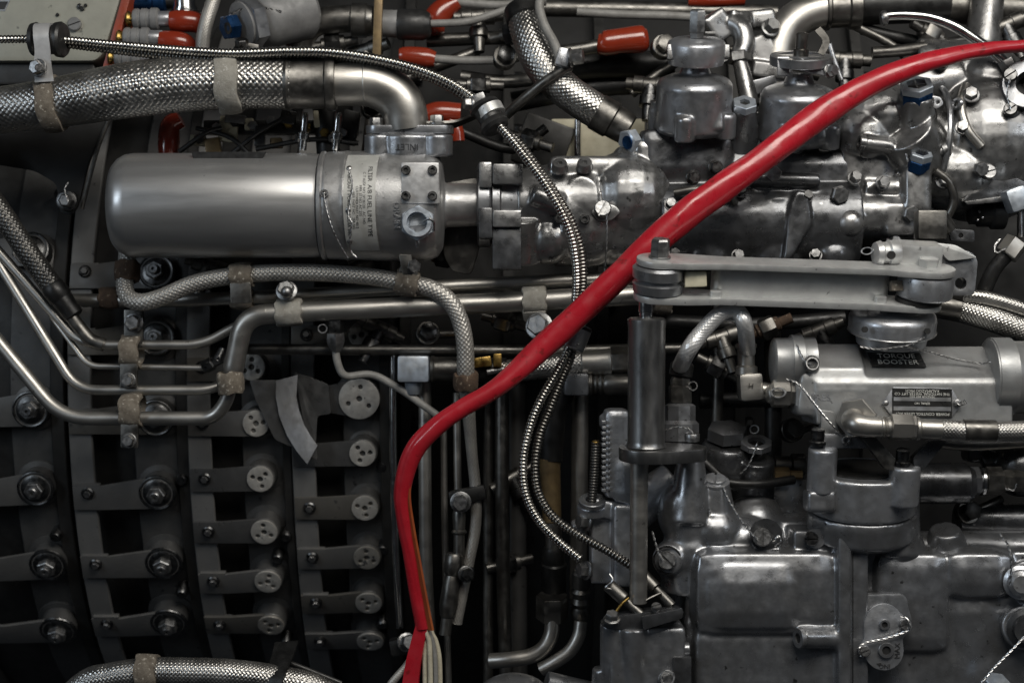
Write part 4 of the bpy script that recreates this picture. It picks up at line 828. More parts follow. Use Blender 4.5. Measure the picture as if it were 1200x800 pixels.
for px, py in ((838, 196), (812, 208), (934, 172)): hex_bolt(t, (px, py, 40), (.1, .1, -1), 7, 8, True, 'bolt_dark')
m = MB(); m.tube([(790, 226, 30), (820, 222, 24), (850, 226, 24), (862, 238, 30)], 5, 14); m.part('transfer_pipe', 'dark_steel', t)
for px, py in ((786, 240), (866, 226), (944, 232), (790, 300), (864, 300), (956, 300)): hex_bolt(t, (px, py, 36), (rr2.uniform(-.3, .3), rr2.uniform(-.5, .1), -1), 6.5, 8, True, 'bolt_dark', 'bolt', rr2.random())
m = MB(); m.lathe((931, 172, 54), OUT, [(0, 5), (3, 5)], 14); m.part('port', 'hole', t)

rr2 = random.Random(5)
def tower(lab, cx, top, d, open_top):
    """dome with neck, adjuster cap and hex stem"""
    t = thing('valve_tower', lab, 'valve', (cx, top + 155, d), 'adjuster towers'); AX = tilt(20); y0 = top + 155
    m = MB(); m.lathe((cx, y0, d), AX, [(0, 40), (6, 46), (50, 44), (56, 44), (62, 40), (66, 30), (69, 18), (78, 15), (84, 14)], 56)
    for a in (35, 110, 160, 250, 325):
        z = frame(AX); v = (z[0] * math.cos(R_(a)) + z[1] * math.sin(R_(a))); m.lathe(P(cx, y0, d) + v * .044, AX, [(-2, 12), (24, 12), (28, 10)], 20)
    m.box((cx + 22, y0 - 12, d - 36), (26, 22, 20), (0, 0, 0), 3)
    m.cast('dome', 'cast_grey', t, 1.7, 4)
    z = frame(AX)
    for a in (35, 110, 160):
        v = (z[0] * math.cos(R_(a)) + z[1] * math.sin(R_(a))); socket_screw(t, P(cx, y0, d) + v * .046 + z[2] * .027, AX, 8, 8, 'screw', 'bolt')
    o = P(cx, y0, d) + z[2] * .083 * S(d)
    if not open_top:
        m = MB(); m.lathe(o, AX, [(-4, 14), (-3, 32), (0, 33), (8, 34), (20, 34), (23, 32.5), (26, 27), (27, 10)], 48); cp = m.part('cap', 'cast_light', t)
        m = MB(); m.lathe(o + z[2] * .028, AX, [(0, 9), (6, 9), (7, 10), (30, 10), (32, 8.5), (32, 4.5), (26, 4)], 6, .4); m.part('stem', 'bolt', t)
        m = MB(); m.box(o + z[2] * .010 + Vector((.034, -.004, 0)), (9, 16, 12), (0, 0, 0), 2); m.part('lug', 'bolt', cp)
        m = MB(); m.torus(o + z[2] * .004, AX, 31.5, 1.3, 48, 8); m.part('lock_wire', 'lock_wire', cp)
        m = MB(); m.box(o + z[2] * .008 + Vector((-.031, -.012, 0)), (10, 18, 10), (0, 0, 0), 2); m.part('tab', 'bolt', cp)
        m = MB(); m.box(o + z[2] * .030 + Vector((.014, -.012, 0)), (12, 4, 6), (0, 0, 0), .8); m.part('stop_pin', 'bolt_dark', cp)
    else:
        m = MB(); m.ring(o + z[2] * .008, AX, 27, 36, 11, 44); m.part('yoke_ring', 'cast_grey', t)
        m = MB(); x, y, q = z; m.prism([(-11, -34), (11, -34), (12, 36), (-12, 36)], 0, 4, .8, o=o + z[2] * .019, X=y, Y=x) ; m.part('yoke_bar', 'cast_grey', t)
        m = MB(); m.lathe(o - z[2] * .004, AX, [(0, 9), (30, 9), (31, 7), (48, 7), (49, 5), (49, 3), (44, 3)], 24); m.part('stem', 'dark_steel', t)
        m = MB(); m.box(o + z[2] * .002 + Vector((-.024, -.022, 0)), (14, 22, 5), (0, 0, 0), 1); m.part('tab', 'cast_grey', t); m = MB(); m.box(o + z[2] * .000 + Vector((.012, -.026, 0)), (34, 14, 4), (-12, 0, 0), 1); m.part('strap', 'cast_grey', t)
        hex_bolt(t, o + Vector((.030, -.024, -.004)), (.6, 0, -1), 7, 9, True, 'bolt'); m = MB(); m.flat([(cx + 26, top + 22, d - 70), (cx + 36, top + 36, d - 70), (cx + 30, top + 52, d - 70)], 4, 2); m.part('spring_clip', 'dark_steel', t)
    return t
tower('valve tower with closed round cap and hex stem, left of the red cable', 812, 0, 60, False)
tower('valve tower with open yoke ring, nearly crossed by the red cable', 932, 12, 70, True)
t = thing('hex_port', 'silver hex port with dark bore between the two valve towers', 'fitting', (872, 150, 50))
m = MB(); m.ring((872, 128, 40), tilt(42), 6.5, 15, 10, 6, .5); m.part('hex', 'pale_anodised', t); m = MB(); m.lathe((872, 128, 40), tilt(42), [(-60, 26), (-30, 21), (-5, 15), (0, 14), (3, 12)], 28); m.part('neck', 'cast_dark', t); m = MB(); m.lathe((872, 128, 40), tilt(42), [(2.5, 7), (6, 7)], 16); m.part('bore', 'hole', t)
t = thing('arm_casting', 'knobbly silver linkage casting behind the valve towers', 'casting', (870, 60, 130))
m = MB(); m.box((840, 32, 118), (30, 34, 28), (35, 10, 10), 4); m.box((862, 26, 122), (26, 22, 26), (-10, 0, 20), 3); m.tube([(856, 26, 116), (868, 34, 110), (872, 50, 106), (866, 68, 100)], [12, 12.5, 12.5, 11], 22); m.box((888, 24, 130), (40, 22, 26), (6, 0, 0), 6); m.cyl((872, 18, 120), (872, 30, 112), 9, 10); m.cyl((866, 68, 100), (880, 126, 92), 8.5, 12)
m.box((892, 62, 124), (34, 40, 22), (24, 0, 0), 4); m.box((900, 84, 116), (40, 20, 22), (-8, 0, 0), 3)
m.cast('body', 'cast', t, 1.6, 2); slot_screw(t, (842, 68, 78), (.3, -.2, -1), 10, 10, 10, 'bolt_dark'); hex_bolt(t, (902, 34, 112), (.3, -.4, -1), 9, 10, True, 'bolt')
m = MB(); m.hexa((866, 62, 102), (.1, 1, -.1), 14, 12, .3); m.part('collar_nut', 'bolt', t); m = MB(); m.prism(rounded([(876, 96), (908, 88), (912, 104), (884, 112)], 3), 96, 6, 1); m.part('tab', 'cast_grey', t)
t = thing('bent_duct', 'smooth grey duct bending down behind the open valve tower', 'pipe', (900, 85, 140))
m = MB(); m.tube([(908, 112, 130), (908, 84, 132), (911, 58, 134), (922, 34, 136), (942, 18, 138), (968, 11, 140), (990, 9, 142)], 21.5, 34); m.part('bend', 'tube_steel', t)
m = MB(); m.lathe((966, 11, 140), (1, -.05, 0), [(0, 22), (1, 25), (4, 25), (6, 22.5), (26, 22.5), (28, 25), (40, 26), (42, 22)], 34); m.part('coupling', 'dark_steel', t)
m = MB(); m.cyl((1000, 8, 142), (1110, 4, 142), 22, 22); m.part('run', 'black_steel', t); m = MB(); m.lathe((908, 92, 132), UP, [(-2, 22), (0, 25), (6, 25), (8, 22)], 34); m.part('bead', 'cast_grey', t)

t = thing('gear_housing', 'bulky silver cast gear housing at upper right', 'casting', (1080, 260, 90))
m = MB()
m.ball((1150, 170, 130), 92, RT, 1.0, 40); m.cyl((1010, 170, 120), (1130, 170, 120), 58, 66, 44); m.cyl((985, 252, 62), (1078, 252, 66), 28, 26, 40); m.cyl((1010, 222, 60), (1085, 222, 66), 16, 18); m.ball((1010, 160, 80), 42, UP, 1.0); m.box((1012, 190, 80), (70, 80, 60), (0, 0, 0), 20)
m.cyl((1060, 150, 40), (1090, 200, 90), 34, 40); m.cyl((1074, 140, 50), (1075, 112, 34), 24, 20); m.cyl((1078, 200, 46), (1078, 184, 36), 16, 13); m.cyl((1012, 168, 34), (1046, 172, 38), 9, 9); m.cyl((1070, 75, 130), (1170, 90, 120), 30, 40); m.box((1050, 258, 60), (36, 40, 46), (0, 0, 0), 6); m.ball((995, 262, 44), 20); m.ball((1160, 100, 110), 44); m.cyl((1150, 60, 150), (1160, -20, 170), 22, 18)
m.ball((1030, 140, 84), 44, RT, 1.2); m.ball((1120, 205, 84), 44, RT, 1.3); m.cyl((1040, 110, 100), (1120, 96, 110), 34, 34); m.cyl((1168, 166, 60), (1176, 140, 50), 16, 13); m.box((1072, 225, 52), (34, 60, 40), (0, 0, 0), 10)
m.cast('body', 'cast', t, 2.2, 3)
for lab, px, py, r, d in (('hex_plug', 1074, 106, 20, 28), ('small_hex_plug', 1078, 186, 14, 30)):
    A = tilt(38, -8 if r > 15 else 4); m = MB(); m.ring((px, py, d), A, r * .62, r, 9, 6, .5); hp = m.part(lab, 'pale_anodised', t); m = MB(); m.lathe((px, py, d), A, [(-14, r * .98), (-1, r * .98), (0, r * .9)], 6, .5); m.part('plug_skirt', 'blue_anodised', hp); m = MB(); m.lathe((px, py, d), A, [(1, r * .64), (4, r * .64)], 20); m.part('plug_face', 'cast_grey' if r > 15 else 'blue_anodised', hp)
    if r > 15:
        x, y, z = frame(A); 
        for v in (x, y): m = MB(); o = P(px, py, d) + z * .0045; m.prism([(-12, -1.2), (12, -1.2), (12, 1.2), (-12, 1.2)], 0, 3, .3, o=o, X=v, Y=z.cross(v)); m.part('cross_bar', 'bolt', hp)
m = MB(); m.prism(rounded([(1092, 112), (1102, 114), (1106, 122), (1098, 128), (1088, 124)], 3), 26, 6, 1, [circ(1099, 120, 2.4, 10)]); m.part('wire_tab', 'cast_light', t); m = MB(); m.torus((1121, 122, 40), (1, .2, .3), 9, 3, 24, 8, .6, 1); m.part('eye_ring', 'cast_light', t)
m = MB(); m.lathe((1100, 178, 40), (.9, -.3, -.2), [(0, 7), (4, 7), (5, 9), (12, 9), (14, 6)], 18); m.part('stud', 'bolt', t); m = MB(); m.twist([(1064, 190, 24), (1062, 178, 26), (1066, 166, 30)], .9); m.part('lock_wire', 'lock_wire', t)
for px, py, r in ((1148, 198, 9), (1066, 250, 10), (983, 228, 11)): hex_bolt(t, (px, py, 34), (.15, .18, -1), r, 8, False, 'bolt')
for px, py, d, r in ((1034, 214, 38, 7), (1104, 214, 44, 7), (1128, 150, 40, 7), (1138, 112, 44, 8), (1040, 120, 60, 8), (1102, 76, 70, 7), (1132, 232, 60, 7), (1000, 210, 40, 7), (1046, 284, 50, 7)): hex_bolt(t, (px, py, d), (rr2.uniform(-.3, .3), rr2.uniform(-.5, .1), -1), r, 8, True, rr2.choice(['bolt', 'bolt_dark']), 'bolt', rr2.random())
m = MB(); m.tube([(1096, 200, 36), (1112, 214, 36), (1118, 236, 40), (1110, 256, 46)], 5, 14); m.part('drain_pipe', 'dark_steel', t)
m = MB(); m.tube([(1132, 100, 60), (1126, 124, 44), (1134, 152, 36), (1150, 172, 36)], 5.5, 14); m.part('oil_pipe', 'tube_steel', t)
m = MB(); m.torus((1088, 168, 100), (1, .1, .1), 66, 3.5, 56, 8); m.part('seam_bead', 'cast_grey', t)
m = MB(); m.ring((1014, 168, 30), (-1, -.1, -.1), 5, 9, 8, 22); m.part('boss_mouth', 'cast', t)
t = thing('side_flange', 'round bored flange with two screws at the right edge', 'flange', (1195, 150, 40))
m = MB(); m.ring((1206, 104, 50), (-.35, -.2, -1), 15, 30, 20, 40); m.part('ring', 'cast_grey', t); m = MB(); m.lathe((1208, 105, 62), (-.35, -.2, -1), [(0, 16), (4, 16)], 24); m.part('bore', 'case_dark', t)
m = MB(); m.cyl((1168, 160, 50), (1186, 128, 44), 11, 12); m.box((1196, 140, 60), (40, 50, 30), (0, 0, 0), 6); m.cast('arm', 'cast_grey', t, 2, 3)
for px, py in ((1184, 90), (1184, 130)): slot_screw(t, (px, py, 32), (-.3, -.2, -1), 8, 9, 30, 'bolt_dark')
m = MB(); m.twist([(1184, 128, 20), (1180, 112, 18), (1184, 92, 20)], .9); m.part('lock_wire', 'lock_wire', t)
m = MB(); m.tube([(1034, 22, 70), (1040, 19, 68), (1062, 18, 64), (1090, 21, 60), (1118, 31, 56), (1142, 46, 54), (1162, 60, 56), (1182, 78, 60)], 6, 18); tb = m.single('chrome_pipe', 'chrome', 'thin chrome pipe arching above the red cable at upper right', 'pipe')
t = thing('chrome_pipe_nut', 'small nut on the left end of the chrome pipe', 'nut', (1038, 21, 68)); m = MB(); m.lathe((1032, 22, 70), (1, -.12, 0), [(0, 7), (3, 9), (6, 9), (8, 7)], 22); m.part('collar', 'bolt', t); m = MB(); m.hexa((1178, 70, 58), (.5, .8, .1), 10, 16); m.part('end_nut', 'bolt', t)
for lab, path, r, mt, d in (('dark pipe behind the chrome pipe', [(1010, 34), (1050, 44), (1100, 52), (1130, 48)], 7, 'black_steel', 150), ('grey stub pipe left of the red cable at upper right', [(1022, 62), (1050, 60), (1085, 56)], 7, 'dark_steel', 110), ('dark duct in the top right corner', [(1080, 8), (1150, 10), (1230, 14)], 20, 'dark_steel', 200), ('slim rod beside the open valve tower', [(972, 52), (978, 72), (986, 94)], 3, 'cast_light', 90), ('black pipe crossing below the chrome pipe', [(1000, 30), (1040, 50), (1060, 66)], 5, 'dark_steel', 140)):
    m = MB(); m.tube([(x, y, d) for x, y in path], r, 18, 4); m.single('background_pipe', mt, lab, 'pipe', 'background pipes at upper right')
# right edge below the housing
t = thing('web_bracket', 'triangular dark web bracket with bolt at the right edge', 'bracket', (1170, 240, 60))
m = MB(); m.prism(rounded([(1128, 236), (1156, 196), (1172, 198), (1230, 228), (1230, 240)], 4), 48, 14, 2); m.part('web', 'cast_dark', t); m = MB(); m.prism([(1130, 236), (1230, 222), (1230, 232), (1134, 240)], 40, 20, 1.5); m.part('ledge', 'cast', t); slot_screw(t, (1157, 203, 44), (0, -.2, -1), 9, 8, 15, 'bolt')
t = thing('edge_union', 'shiny elbow union with black hose at the right edge', 'fitting', (1185, 300, 20))
m = MB(); m.box((1190, 234, 20), (24, 28, 26), (20, 0, 0), 5); m.part('block', 'pale_anodised', t); m = MB(); m.cyl((1200, 244, 20), (1200, 278, 24), 8, 8); m.part('stem', 'chrome', t); m = MB(); m.hexa((1192, 282, 24), (-.6, .8, 0), 14, 22); m.part('nut', 'tube_steel', t)
m = MB(); m.tube([(1182, 296, 26), (1166, 314, 30), (1154, 340, 40), (1146, 372, 60)], 9, 18); m.part('hose', 'rubber', t); m = MB(); m.twist([(1180, 290, 8), (1168, 296, 10), (1166, 288, 14), (1172, 280, 16)], .9); m.part('lock_wire', 'lock_wire', t)
t = thing('black_union', 'black knurled union in the dark at the right edge', 'fitting', (1160, 255, 80)); m = MB(); m.lathe((1136, 251, 80), RT, [(0, 12), (8, 12), (10, 15), (24, 15), (26, 18), (40, 18), (42, 14)], 30); m.part('shell', 'rubber', t)
for px, py in ((1148, 248), (1152, 255), (1146, 258)): m = MB(); m.ball((px, py, 66), 2.2); m.part('rivet', 'chrome', t)
for lab, pa, r, n, mt in (('upper thin woven hose leaving the right edge under the link', [(1128, 346, 30), (1160, 350, 26), (1200, 362, 22), (1240, 376, 20)], 8, 12, 'braid_wire'), ('lower thick woven hose leaving the right edge under the link', [(1124, 362, 40), (1150, 370, 34), (1180, 380, 28), (1240, 404, 20)], 14.5, 20, 'braid_wire')):
    t = thing('edge_hose', lab, 'hose', pa[1], 'woven hoses at the right edge'); m = MB(); m.braid(pa, r, n, 1, .07); m.part('braid', mt, t)
    m = MB(); m.cyl((pa[0][0] - 30, pa[0][1] - 4, 44), (pa[0][0] + 2, pa[0][1], pa[0][2]), r * .95, r * 1.08); m.part('ferrule', 'dark_steel', t)
# ---------------------------------------------------------------- linkage bar
LD = -85; TL = R_(17); LN = (0, -math.cos(TL), -math.sin(TL)); LFv = (0, -math.sin(TL), math.cos(TL)); LX = Vector((1, 0, -.034)).normalized()
LY = D(LFv); LZ = LX.cross(LY).normalized(); LY = LZ.cross(LX).normalized()
lo = P(773, 302, LD); lk = S(LD) / 1000
def LP(a, b, c): return lo + (LX * a + LY * b + LZ * c) * lk
def bar_outline(rl, rr, w, x0, x1, xr): return circ(0, 0, rl, 15, 270, 90) [::-1] if False else [(rl * math.cos(R_(a)), rl * math.sin(R_(a))) for a in range(100, 265, 11)] + [(x0 * .45, -rl * .93), (x0, -w), (x1, -w), (x1 + 24, -rr * .9)] + [(xr + rr * math.cos(R_(a)), rr * math.sin(R_(a))) for a in range(-95, 100, 11)] + [(x1 + 24, rr * .9), (x1, w), (x0, w), (x0 * .45, rl * .93)]
t = thing('linkage_bar', 'pale aluminium channel link bolted between the shaft and the booster disc', 'linkage', LP(0, 0, -55))
m = MB(); m.prism(bar_outline(27, 30, 19, 72, 262, 316), 0, 7.5, 1.2, o=LP(0, 0, -7.5), X=LX, Y=LY); m.part('top_plate', 'link_alu', t)
m = MB(); m.prism(bar_outline(28, 26, 19, 72, 250, 306), 0, 8, 1.2, o=LP(0, 0, -50), X=LX, Y=LY); m.part('bottom_plate', 'link_alu', t)
m = MB(); m.prism(rounded([(70, -4), (264, -4), (272, 6), (264, 14), (70, 14), (60, 6)], 6), 0, 36, .5, o=LP(0, 0, -43), X=LX, Y=LY); m.part('web', 'link_alu', t)
for a in (60, 252): m = MB(); m.prism(rounded([(a, -14), (a + 14, -14), (a + 14, -5), (a, -5)], 4), 0, 8, 1, o=LP(0, 0, -43), X=LX, Y=LY); m.part('fillet', 'link_alu', t)
m = MB(); m.lathe(LP(0, 0, -42), LZ, [(0, 26), (2, 29), (12, 30), (14, 27), (17, 27), (19, 30.5), (30, 31), (33, 28)], 44); m.part('washer_stack', 'cast_grey', t)
m = MB(); m.box(LP(42, -10, -22), (26, 18, 14), (2, 0, 0), 2); m.part('spacer', 'paper_tag', t)
m = MB(); m.lathe(LP(0, 0, 0), LZ, [(0, 13), (2, 13), (2.6, 12)], 30); m.part('bolt_washer', 'bolt', t); m = MB(); m.lathe(LP(0, 0, 2), LZ, [(0, 11.5), (19, 11.5), (21, 9.5)], 6, .25); m.part('bolt', 'bolt', t)
m = MB(); m.lathe(LP(314, 0, -36), LZ, [(0, 30), (2, 32), (20, 32.5), (26, 30.5), (27, 22)], 48); m.part('bearing', 'cast_light', t)
m = MB(); m.lathe(LP(308, 0, -43), LZ, [(0, 27), (6, 27)], 40); m.part('bearing_seal', 'case_dark', t)
m = MB(); m.lathe(LP(316, 4, 0), LZ, [(0, 12), (9, 12), (10, 10)], 6, .1); m.part('end_bolt', 'link_alu', t)
m = MB(); m.box(LP(278, -8, -22), (14, 12, 12), (0, 0, 0), 1); m.part('stop', 'cushion', t)
t = thing('end_clevis', 'silver clevis with pin and angled cheek behind the right end of the link', 'clevis', (1085, 300, -70))
m = MB(); m.box((1074, 298, -64), (54, 28, 34), (-3, 16, 0), 4); m.part('block', 'link_alu', t)
m = MB(); m.lathe((1052, 296, -74), (-1, .05, -.18), [(0, 14), (4, 15), (12, 15), (14, 13), (20, 13), (22, 15), (28, 13), (30, 8)], 30); m.part('pin', 'link_alu', t); m = MB(); m.lathe((1044, 299, -88), OUT, [(0, 5), (3, 5)], 14); m.part('pin_hole', 'hole', t)
m = MB(); m.prism(rounded([(1092, 284), (1140, 296), (1146, 306), (1142, 346), (1112, 346), (1110, 318)], 5), -58, 14, 3, [circ(1126, 332, 7, 14)]); m.part('cheek', 'cast_grey', t)
m = MB(); m.prism(rounded([(1092, 284), (1120, 287), (1146, 302), (1112, 306)], 4), -64, 12, 2); m.part('cheek_top', 'link_alu', t)
m = MB(); m.torus((1016, 294, -76), (.4, .1, .9), 5, .9, 16, 6, 1.3, .8); m.part('lock_wire', 'lock_wire', t)
m = MB(); m.box((1090, 264, -20), (34, 34, 24), (0, 0, 0), 3); m.cyl((1100, 252, -20), (1112, 270, -14), 10, 10); m.part('rear_arm', 'dark_steel', t); m = MB(); m.prism(rounded([(1112, 268), (1142, 270), (1142, 284), (1114, 282)], 3), -6, 5, .8, [circ(1126, 276, 3, 10)]); m.part('eye_tab', 'cast_dark', t)

# ---------------------------------------------------------------- actuator with its long rod
t = thing('actuator', 'upright grey cylinder actuator with a long rod on a two-hole flange', 'actuator', (757, 540, -60))
m = MB(); m.lathe((757, 524, -62), tilt(4), [(0, 22), (1, 24), (4, 22.5), (8, 21.8), (140, 21.8), (146, 22.5), (150, 22.5), (152, 20), (152, 14), (148, 12)], 48); m.part('cylinder', 'gunmetal', t)
m = MB(); m.lathe((757, 376, -70), tilt(4), [(-8, 8), (10, 8), (11, 9), (22, 9), (24, 6), (46, 5)], 28); m.part('shaft', 'chrome', t); m = MB(); m.lathe((757, 374, -70), tilt(4), [(0, 17), (2, 16), (3, 10)], 36); m.part('gland', 'bolt_dark', t)
m = MB(); X = Vector((1, 0, 0)); Y = D((0, -math.sin(R_(8)), math.cos(R_(8))))
out = [(32 * math.cos(R_(a)), 30 * math.sin(R_(a))) for a in range(90, 275, 14)] + [(20, -29), (58, -18)] + [(58 + 13 * math.cos(R_(a)), 17 * math.sin(R_(a))) for a in range(-80, 90, 14)] + [(58, 18), (20, 29)]
m.prism(out, 0, 15, 2, o=P(757, 538, -62), X=X, Y=Y); m.part('flange', 'gunmetal', t)
slot_screw(t, (811, 516, -70), tilt(10), 9, 9, 20, 'bolt', 'flange_bolt'); m = MB(); m.twist([(812, 508, -78), (806, 502, -76), (792, 500, -70), (780, 504, -70)], 1.0); m.part('lock_wire', 'lock_wire', t)
m = MB(); m.cyl((749, 536, -60), (748, 706, -46), 10.5, 10.5, 28); m.part('rod', 'tube_steel', t)

# ---------------------------------------------------------------- chrome hose arch
t = thing('chrome_hose_arch', 'shiny twin-tube hose arching from a black nut to an elbow block', 'hose', (800, 480, -20))
for dx, dd, r in ((0, -66, 9.5), (-8, -50, 6)): m = MB(); (m.braid if dx == 0 else m.tube)([(796 + dx * .2, 432, -20), (806 + dx * .6, 412, dd), (822 + dx * .7, 390, dd), (840 + dx * .3, 371 - dx * .6, dd), (856, 363 - dx * 1.0, dd), (867, 368 - dx, dd), (873, 382, dd), (876 + dx * .2, 412, -20)], r, 12 if dx == 0 else 20); m.part('braid' if dx == 0 else 'tube', 'strap_alu' if dx == 0 else 'satin_chrome', t)
m = MB(); m.lathe((800, 424, -20), (-.15, 1, 0), [(0, 11), (3, 14), (16, 14), (18, 11)], 24); m.part('black_collar', 'rubber', t)
m = MB(); m.lathe((797, 441, -20), (0, 1, 0), [(0, 10), (4, 12), (10, 12), (12, 14), (30, 14), (32, 11)], 6, .4); m.part('nut', 'dark_steel', t)
m = MB(); m.lathe((797, 472, -20), (0, 1, 0), [(0, 13), (3, 18), (20, 18), (24, 22), (44, 22)], 8, .2); m.part('base_nut', 'cast_grey', t)
m = MB(); m.lathe((874, 402, -20), (0.02, 1, 0), [(0, 11), (2, 13), (5, 13), (7, 10), (26, 10), (28, 13), (36, 13), (38, 11)], 24); m.part('ferrule', 'tube_steel', t)
m = MB(); m.box((879, 453, -24), (28, 32, 28), (4, 0, 0), 5); m.part('elbow_block', 'tube_steel', t); text('block_mark', 'H', 'dark_steel', t, (880, 452, -39.4), RT, UP, 9, .5)
m = MB(); m.cyl((890, 456, -22), (906, 458, -26), 9, 9); m.part('stub', 'tube_steel', t); m = MB(); m.torus((812, 452, -28), (.2, .1, 1), 5, 1, 16, 6); m.part('lock_wire', 'lock_wire', t)

# ---------------------------------------------------------------- torque booster
BD = -70
t = thing('torque_booster', 'silver-painted torque booster cylinder block with black nameplates', 'actuator', (1060, 496, BD))
m = MB(); bo = P(950, 450, -36); m.prism([(-34, -46), (-34, 2), (-30, 9), (-24, 12), (12, 44), (60, 44), (60, -46)], 0, 226, 0, o=bo, X=IN, Y=(0, -1, 0))
m.prism([(-34, -10), (-27, 16), (4, 44), (60, 44), (60, -10)], 0, 56, 0, o=P(952, 447, -37), X=IN, Y=(0, -1, 0)); m.box((957, 462, -40), (54, 54, 54), (-6, 0, 0), 10)
m.cast('body', 'booster_paint', t, 2.0, 4, .55)
m = MB(); m.lathe((904, 424, -36), (1, .0, 0), [(0, 22), (1, 26), (3, 28), (20, 28.5), (22, 30), (34, 30), (36, 29), (50, 29)], 48); m.part('end_cap', 'booster_paint', t)
def knurl(parent, o, ax, r, w, n=70):
    x, y, z = frame(ax); c = P(*o); k = S(o[2]) / 1000; rings = []; nz = max(4, int(w / 1.6))
    for j in range(nz + 1):
        h = w * j / nz; rings.append([c + z * (h * k) + (x * math.cos(a) + y * math.sin(a)) * ((r + (.9 if (i + j) % 2 else -.2)) * k) for i, a in enumerate([2 * math.pi * i / (2 * n) for i in range(2 * n)])])
    m = MB(); m.skin(rings); return m.part('knurled_ring', 'booster_paint', parent, angle=80)
knurl(t, (926, 424, -36), RT, 31, 13)
knurl(t, (1160, 442, -36), RT, 46, 22, 100)
m = MB(); m.lathe((1156, 442, -36), RT, [(0, 40), (2, 45), (5, 45), (6, 44), (28, 44), (30, 42.5), (100, 42.5)], 56); m.part('right_barrel', 'booster_paint', t)
# turned disc the link drives
m = MB(); m.lathe((1045, 388, -40), UP, [(-14, 40), (-2, 42), (-1, 48), (0, 50), (16, 50.5), (21, 49), (24, 45), (25, 38), (23, 36), (23, 30), (25, 28), (27, 20), (30, 12)], 64); dsc = m.part('drive_disc', 'cast_light', t)
for px, py in ((1013, 386), (1086, 388)): m = MB(); m.lathe((px, py, -84), OUT, [(0, 3.6), (4, 3.6)], 14); m.part('disc_hole', 'hole', dsc)
m = MB(); m.torus((1045, 387, -40), UP, 50.5, 1.0, 56, 6); m.part('lock_wire', 'lock_wire', dsc)
m = MB(); m.box((1040, 364, -56), (18, 18, 16), (0, 16, 0), 2); m.part('drive_square', 'chrome', dsc)
# plates
X1 = Vector((1, 0, -.012)).normalized(); Yp = D((0, -.665, .747)); 
pc = P(1051, 422, -45)
m = MB(); m.prism([(-31, -12), (32, -12), (29, 12), (-33, 12)], 0, 1.5, 0, o=pc, X=X1, Y=Yp); tp = m.part('name_label', 'label_black', t, 'black label reading TORQUE BOOSTER')
n = X1.cross(Yp).normalized()
text('lettering', 'TORQUE\nBOOSTER', 'print_white', tp, pc + n * .0017 + X1 * .0, X1, Yp, 11.0, .2, lines=.95)
q = 473; yw = Vector((0, 0, 1)); c0 = P(1080, 472, -71.4)
m = MB(); m.prism([(-47, -1), (-33, 18.5), (35, 17.5), (46, -1), (33, -19), (-33, -18.5)], 0, 1.4, .3, o=c0, X=X1, Y=yw); npl = m.part('name_plate', 'label_frame', t, 'six-sided metal nameplate with upside-down print')
c1 = c0 + Vector((0, -.0018, 0))
m = MB(); m.prism([(-35, -17), (35, -17), (35, 17), (-35, 17)], 0, .6, 0, o=c1, X=X1, Y=yw); m.part('print_field', 'label_black', npl)
for yy, hh in ((4.5, 2.2), (-6.5, 2.4)): m = MB(); m.prism([(-33.5, yy - hh), (33.5, yy - hh), (33.5, yy + hh), (-33.5, yy + hh)], 0, .5, 0, o=c1 + Vector((0, -.0007, 0)), X=X1, Y=yw); m.part('blank_bar', 'label_frame', npl)
for body, yy, sz in (('KALAMAZOO MICH', 14.3, 4.4), ('THE NATIONAL WATER LIFT CO', 10.8, 4.4), ('VENDOR REF NO', 7.6, 3.8), ('SERIAL NO', -.2, 3.8), ('POWER CONTROL LEVER ACT', -12.6, 4.6)):
    text('lettering', body, 'print_white', npl, c1 + Vector((0, -.0010, yy / 1000 * S(-71))), -X1, -yw, sz, .2)
for px, r in ((1038, 3), (1122, 4.5)): m = MB(); m.lathe((px, 472, -73), OUT, [(0, r), (2, r), (3, r * .5)], 14); m.part('rivet', 'bolt', npl)
m = MB(); m.twist([(1122, 473, -77), (1128, 474, -80), (1132, 471, -79), (1129, 469, -77)], 1.1); m.part('wire_tail', 'lock_wire', npl)
# lock wires draped over the top
for pth in ([(1008, 406, -74), (1026, 409, -78), (1046, 407, -84), (1066, 404, -92), (1084, 396, -84)], [(1062, 406, -88), (1090, 413, -62), (1120, 421, -54), (1150, 426, -58), (1160, 424, -76)], [(934, 404, -60), (938, 414, -68), (944, 424, -74), (952, 428, -76)]):
    m = MB(); m.twist(pth, 1.0); m.part('lock_wire', 'lock_wire', t)
socket_screw(t, (950, 425, -66), OUT, 9, 9, 'cap_screw', 'bolt'); m = MB(); m.torus((952, 426, -77), (0, .2, 1), 7, 1.0, 18, 6); m.part('wire_loop', 'lock_wire', t)
text('pc_mark', 'PRES', 'cast_light', t, (962, 466, -69), RT, (-.15, -1, 0), 11, .8)
# union on the left
m = MB(); m.lathe((898, 461, -46), (1, .02, 0), [(0, 8), (2, 11), (5, 12), (7, 17), (26, 17), (28, 14), (30, 14), (38, 14)], 6, .3); un = m.part('left_union', 'tube_steel', t); m = MB(); m.torus((912, 460, -62), (.3, .1, 1), 6, 1.1, 18, 6, 1.4, .9); m.part('lock_wire', 'lock_wire', un)
m = MB(); m.lathe((930, 463, -46), (1, .02, 0), [(0, 19), (2, 21), (10, 21), (12, 19)], 6, .1); m.part('union_flange', 'booster_paint', t); m = MB(); m.twist([(922, 444, -66), (936, 450, -74), (952, 470, -80), (968, 490, -82), (984, 508, -78)], 1.1); m.part('union_wire', 'lock_wire', t)
